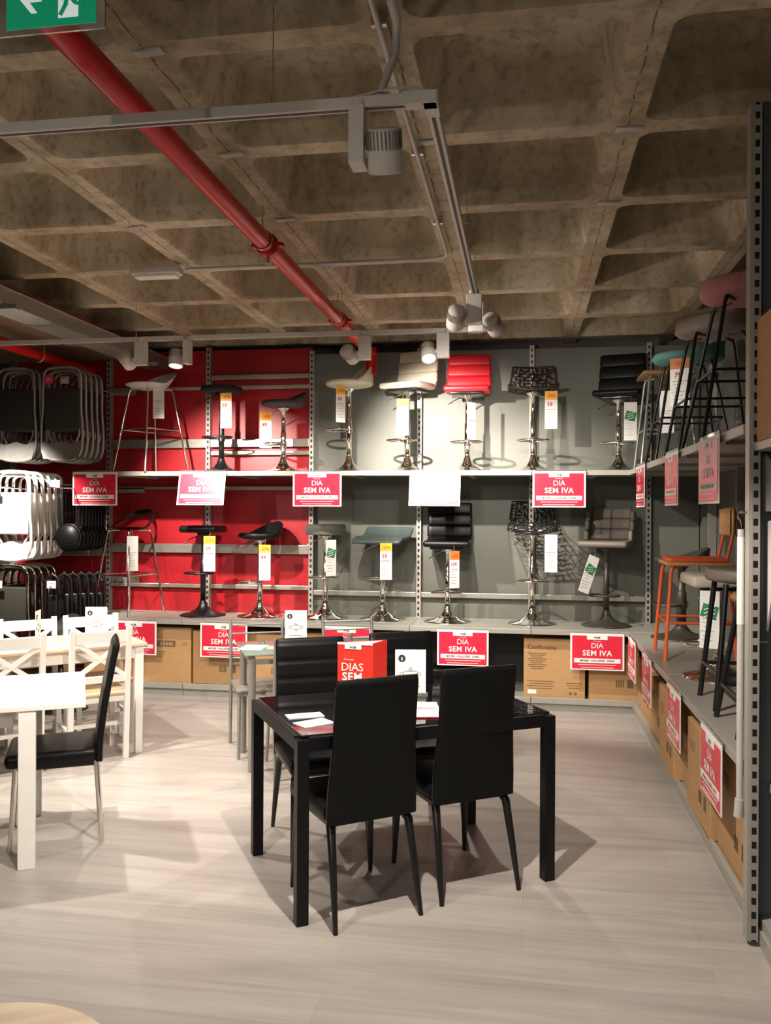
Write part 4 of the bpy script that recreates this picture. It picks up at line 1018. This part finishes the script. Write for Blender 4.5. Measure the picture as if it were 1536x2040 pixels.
MB().tube([(.07, 3.3, .25), (.07, 3.3, -.02), (.05, 3.3, -.06), (0, 3.3, -.075), (-.05, 3.3, -.05)], .006, 8, smooth_pts=1).obj('hanger_hook', 'steel', q)
# cable tray and brown soffit on the left
t = empty('cable_tray', (-3.42, 6.2, 3.02), 0, 'galvanised cable tray under the ceiling at far left', 'cable tray')
MB().box((.02, 0, .05), (.004, 3.2, .10)).box((-.10, 0, 0), (.24, 3.2, .004)).box((-.22, 0, .05), (.004, 3.2, .10)).box((.03, 0, .1), (.02, 3.2, .004)).obj('tray', 'galvanised', t)
for y in (-1.0, .2, 1.2): MB().box((-.08, y, -.02), (.34, .04, .03)).obj('crossbar', 'galvanised', t)
m = MB()
for k in range(4): m.tube([(-.18+.05*k, -1.6, .012), (-.17+.05*k, -.3, .02), (-.18+.05*k, 1.6, .012)], .008, 6)
m.obj('cable', 'black_metal', t); MB().tube([(.0, -1.6, .11), (.01, -.6, .13), (.0, .5, .12), (.0, 1.5, .11)], .006, 6).obj('cable', 'pipe_red', t)
o = struct(MB().box((-5.6, 6.1, 3.16), (4.0, 3.6, .06)).obj('trim_2', 'soffit_brown')); o['label'] = 'brown lowered ceiling board at far left'
# conduits
t = empty('conduit', (-.47, 2.0, 3.21), 0, 'pale conduit along the ceiling with a bend to the emergency light', 'conduit')
MB().tube([(0.0, -1.2, .0), (.0, 1.2, .0), (.0, 2.95, 0), (.0, 3.12, 0), (-.02, 3.2, 0), (-.12, 3.23, 0), (-.3, 3.23, 0), (-1.70, 3.23, 0)], .011, 10).obj('tube', 'grey_pvc', t)
for y in (.7, 1.7, 2.6): MB().box((0, y, .015), (.05, .02, .03)).obj('clip', 'steel', t)
t = empty('conduit', (-.40, 1.0, 3.20), 0, 'short thick conduit dropping from the ceiling to the lamp track', 'conduit')
MB().tube([(-.02, 0, 0), (.0, 1.62, -.02), (-.02, 1.74, -.06), (-.06, 1.62, -.27)], .013, 10).cyl((-.001, 1.5, -.018), (.0, 1.62, -.02), .016, 12).obj('tube', 'grey_pvc', t)
t = empty('emergency_light', (-2.36, 5.22, 3.20), 0, 'small white emergency light bar fixed to a ceiling rib', 'light')
MB().pad((0, 0, 0), (.33, .10, .05), .012).obj('housing', 'lamp_white', t); MB().pad((0, 0, -.03), (.29, .08, .03), .012).obj('diffuser', 'white_plastic', t)
# lamp track
t = empty('lamp_track', (-.29, 2.6, 2.915), 0, 'white suspended lamp track bent round two corners', 'lamp track')
def trk(a, b, nm='rail'):
    MB().bar(a, b, .036, .034).obj(nm, 'lamp_white', t, .002)
    a, b = Vector(a), Vector(b); MB().bar(a-Vector((0, 0, .0175)), b-Vector((0, 0, .0175)), .012, .002).obj('groove', 'ink', t)
trk((-.0, 0, 0), (-4.5, 0, 0)); trk((0, 0, 0), (0, 3.33, 0)); trk((0, 3.33, 0), (-5.6, 3.33, 0))
MB().box((-.03, 0, 0), (.10, .046, .04)).box((0, .03, 0), (.046, .10, .04)).obj('corner_piece', 'lamp_white', t, .002)
MB().box((-.03, 3.33, 0), (.10, .046, .04)).box((0, 3.30, 0), (.046, .10, .04)).obj('corner_piece', 'lamp_white', t, .002)
for x, y in ((-.50, 0), (-2.4, 0), (.03, 1.2), (0, 2.4), (-1.0, 3.33), (-2.25, 3.33), (-2.55, 3.33), (-4.2, 3.33)):
    MB().cyl((x, y, 0), (x, y, .34), .0018, 6).cyl((x, y, .02), (x, y, .05), .006, 8).obj('suspension_wire', 'steel', t)
MB().tube([(-.26, .0, .02), (-.15, .02, .05), (-.05, .0, .045), (0, 0, .02)], .004, 6, smooth_pts=1).obj('wire', 'grey_pvc', t)
def track_lamp(lab, loc, aim, side=1, big=1.0, glow=True, wide=False):
    """gear box hangs from the track, head pivots beside it, pointing at aim"""
    r = empty('track_spotlight', loc, 0, lab, 'spotlight', 'spotlights on the lamp track')
    bx = MB().box((0, 0, -.085*big), ((.085 if wide else .045)*big, (.045 if wide else .075)*big, .165*big)).obj('gear_box', 'lamp_white', r, .003)
    MB().cyl((0, 0, 0), (0, 0, .02), .03, 16).obj('track_adapter', 'lamp_white', r)
    hc = Vector((side*(.098 if wide else .078)*big, -.01, -.13*big)); d = (Vector(aim)-Vector(loc)-hc).normalized()
    q_ = d.to_track_quat('-Z', 'Y').to_matrix()
    R_ = .050*big
    def tf(mb_):
        mb_.v = [tuple(hc+q_ @ Vector(v)) for v in mb_.v]; return mb_
    tf(MB().lathe([(0, .06*big), (R_*.9, .06*big), (R_*.94, .05*big), (R_*.94, .01), (R_, 0), (R_, -.055*big), (R_*.94, -.058*big), (R_*.86, -.052*big), (R_*.6, -.03*big), (0, -.03*big)], n=28)).obj('lamp_head', 'lamp_white', r); lh = [c for c in C.objects if c.parent == r][-1]
    m = MB()
    for k in range(28):
        a = 2*PI*k/28; m.box((R_*.99*math.cos(a), R_*.99*math.sin(a), .032*big), (.006*big, .0025, .05*big), rz=a)
    tf(m); m.obj('cooling_fins', 'steel', lh)
    tf(MB().lathe([(0, -.046*big), (R_*.80, -.046*big)], n=24)).obj('lens', 'lens_glow' if glow else 'lamp_white', lh)
    MB().cyl((side*.02*big, -.005, -.125*big), (side*(.06 if wide else .04)*big, -.01, -.125*big), .018*big, 12).obj('pivot', 'lamp_white', r)
    return r
TZ = 2.90
track_lamp('large white spotlight with ribbed head hanging near the track corner', (-.515, 2.6, TZ), (-.45, 4.1, 0), 1, 1.08)
track_lamp('unlit-looking spotlight head nearest the folding chairs on the back track', (-2.80, 5.93, TZ), (-2.80, 7.3, 1.95), -1, 1.05, wide=True)
track_lamp('lit spotlight pointing down in front of the red panels', (-2.44, 5.93, TZ), (-2.50, 5.25, 0), -1, 1.05, wide=False)
track_lamp('spotlight in front of the cream bucket stool', (-1.12, 5.93, TZ), (-.72, 7.6, 2.12), -1, 1.05, wide=True)
track_lamp('glaring spotlight in front of the cream high-backed stool', (-.565, 5.93, TZ), (-.42, 5.0, 1.2), -1, 1.05, wide=True)
track_lamp('spotlight facing left at the back corner of the track', (-.29, 4.90, TZ), (-.9, 7.5, 1.2), -1, 1.05, wide=True)
track_lamp('spotlight facing right at the back corner of the track', (-.29, 5.10, TZ), (.75, 7.7, 1.7), 1, 1.05, wide=True)
# exit sign
t = empty('exit_sign', (-1.13, 1.90, 2.80), 0, 'green illuminated emergency exit sign with arrow and running figure', 'sign')
MB().box((-.0, 0, .11), (.275, .006, .22)).obj('acrylic_plate', 'clear_acrylic', t)
MB().box((0, -.005, .108), (.232, .003, .19)).obj('green_panel', 'sign_green', t)
m = MB()
def flat(poly, y=-.0075): m.add([(x, y, z) for x, z in poly], [tuple(range(len(poly)))])
zc = .085
flat([(-.082, zc), (-.050, zc+.038), (-.034, zc+.038), (-.054, zc+.011), (-.023, zc+.011), (-.023, zc-.011), (-.054, zc-.011), (-.034, zc-.038), (-.050, zc-.038)])
flat([(.02, .03), (.072, .03), (.072, .165), (.02, .165)])
m.obj('arrow_and_door', 'sign_white', t)
m = MB(); bar = lambda a, b, w_: m.bar((a[0], -.0095, a[1]), (b[0], -.0095, b[1]), w_, .001, up=(0, 1, 0))
bar((.052, .135), (.042, .085), .022); bar((.044, .09), (.066, .062), .011); bar((.066, .062), (.086, .058), .009); bar((.044, .088), (.040, .058), .011); bar((.040, .060), (.026, .036), .010)
bar((.050, .128), (.030, .118), .008); bar((.030, .118), (.018, .112), .007); bar((.054, .13), (.070, .112), .008)
m.add([(.056+.010*math.cos(a), -.0095, .152+.010*math.sin(a)) for a in [2*PI*q/16 for q in range(16)]], [tuple(range(16))])
m.obj('running_figure', 'sign_green', t)
MB().box((0, .01, .235), (.30, .05, .035)).obj('housing', 'lamp_white', t)
for x in (-.12, .12): MB().cyl((x, .01, .25), (x, .01, .45), .004, 8).obj('suspension_rod', 'steel', t)
# grey hook rod hanging from the slotted upright
t = empty('hanging_rod', (.833, 3.505, 1.62), 0, 'long grey rod on a hook hanging beside the slotted upright', 'rod')
MB().cyl((0, 0, -.03), (0, 0, -1.10), .013, 12).cyl((0, 0, -1.08), (-.005, 0, -1.15), .018, 12).obj('shaft', 'grey_pvc', t)
MB().cyl((0, 0, -.06), (0, 0, -.40), .0142, 12).obj('lit_stretch', 'white_plastic', t)  # white stretch paints the light on the upper part of the rod
MB().tube([(0, 0, -.03), (0, 0, .0), (-.014, 0, .018), (-.012, 0, .036), (.006, 0, .042)], .003, 6, smooth_pts=1).cyl((.0, 0, .036), (.03, -.05, .036), .004, 8).obj('hook', 'chrome', t)
for o in list(C.objects):      # parts keep no category
    if o.parent and 'category' in o: del o['category']
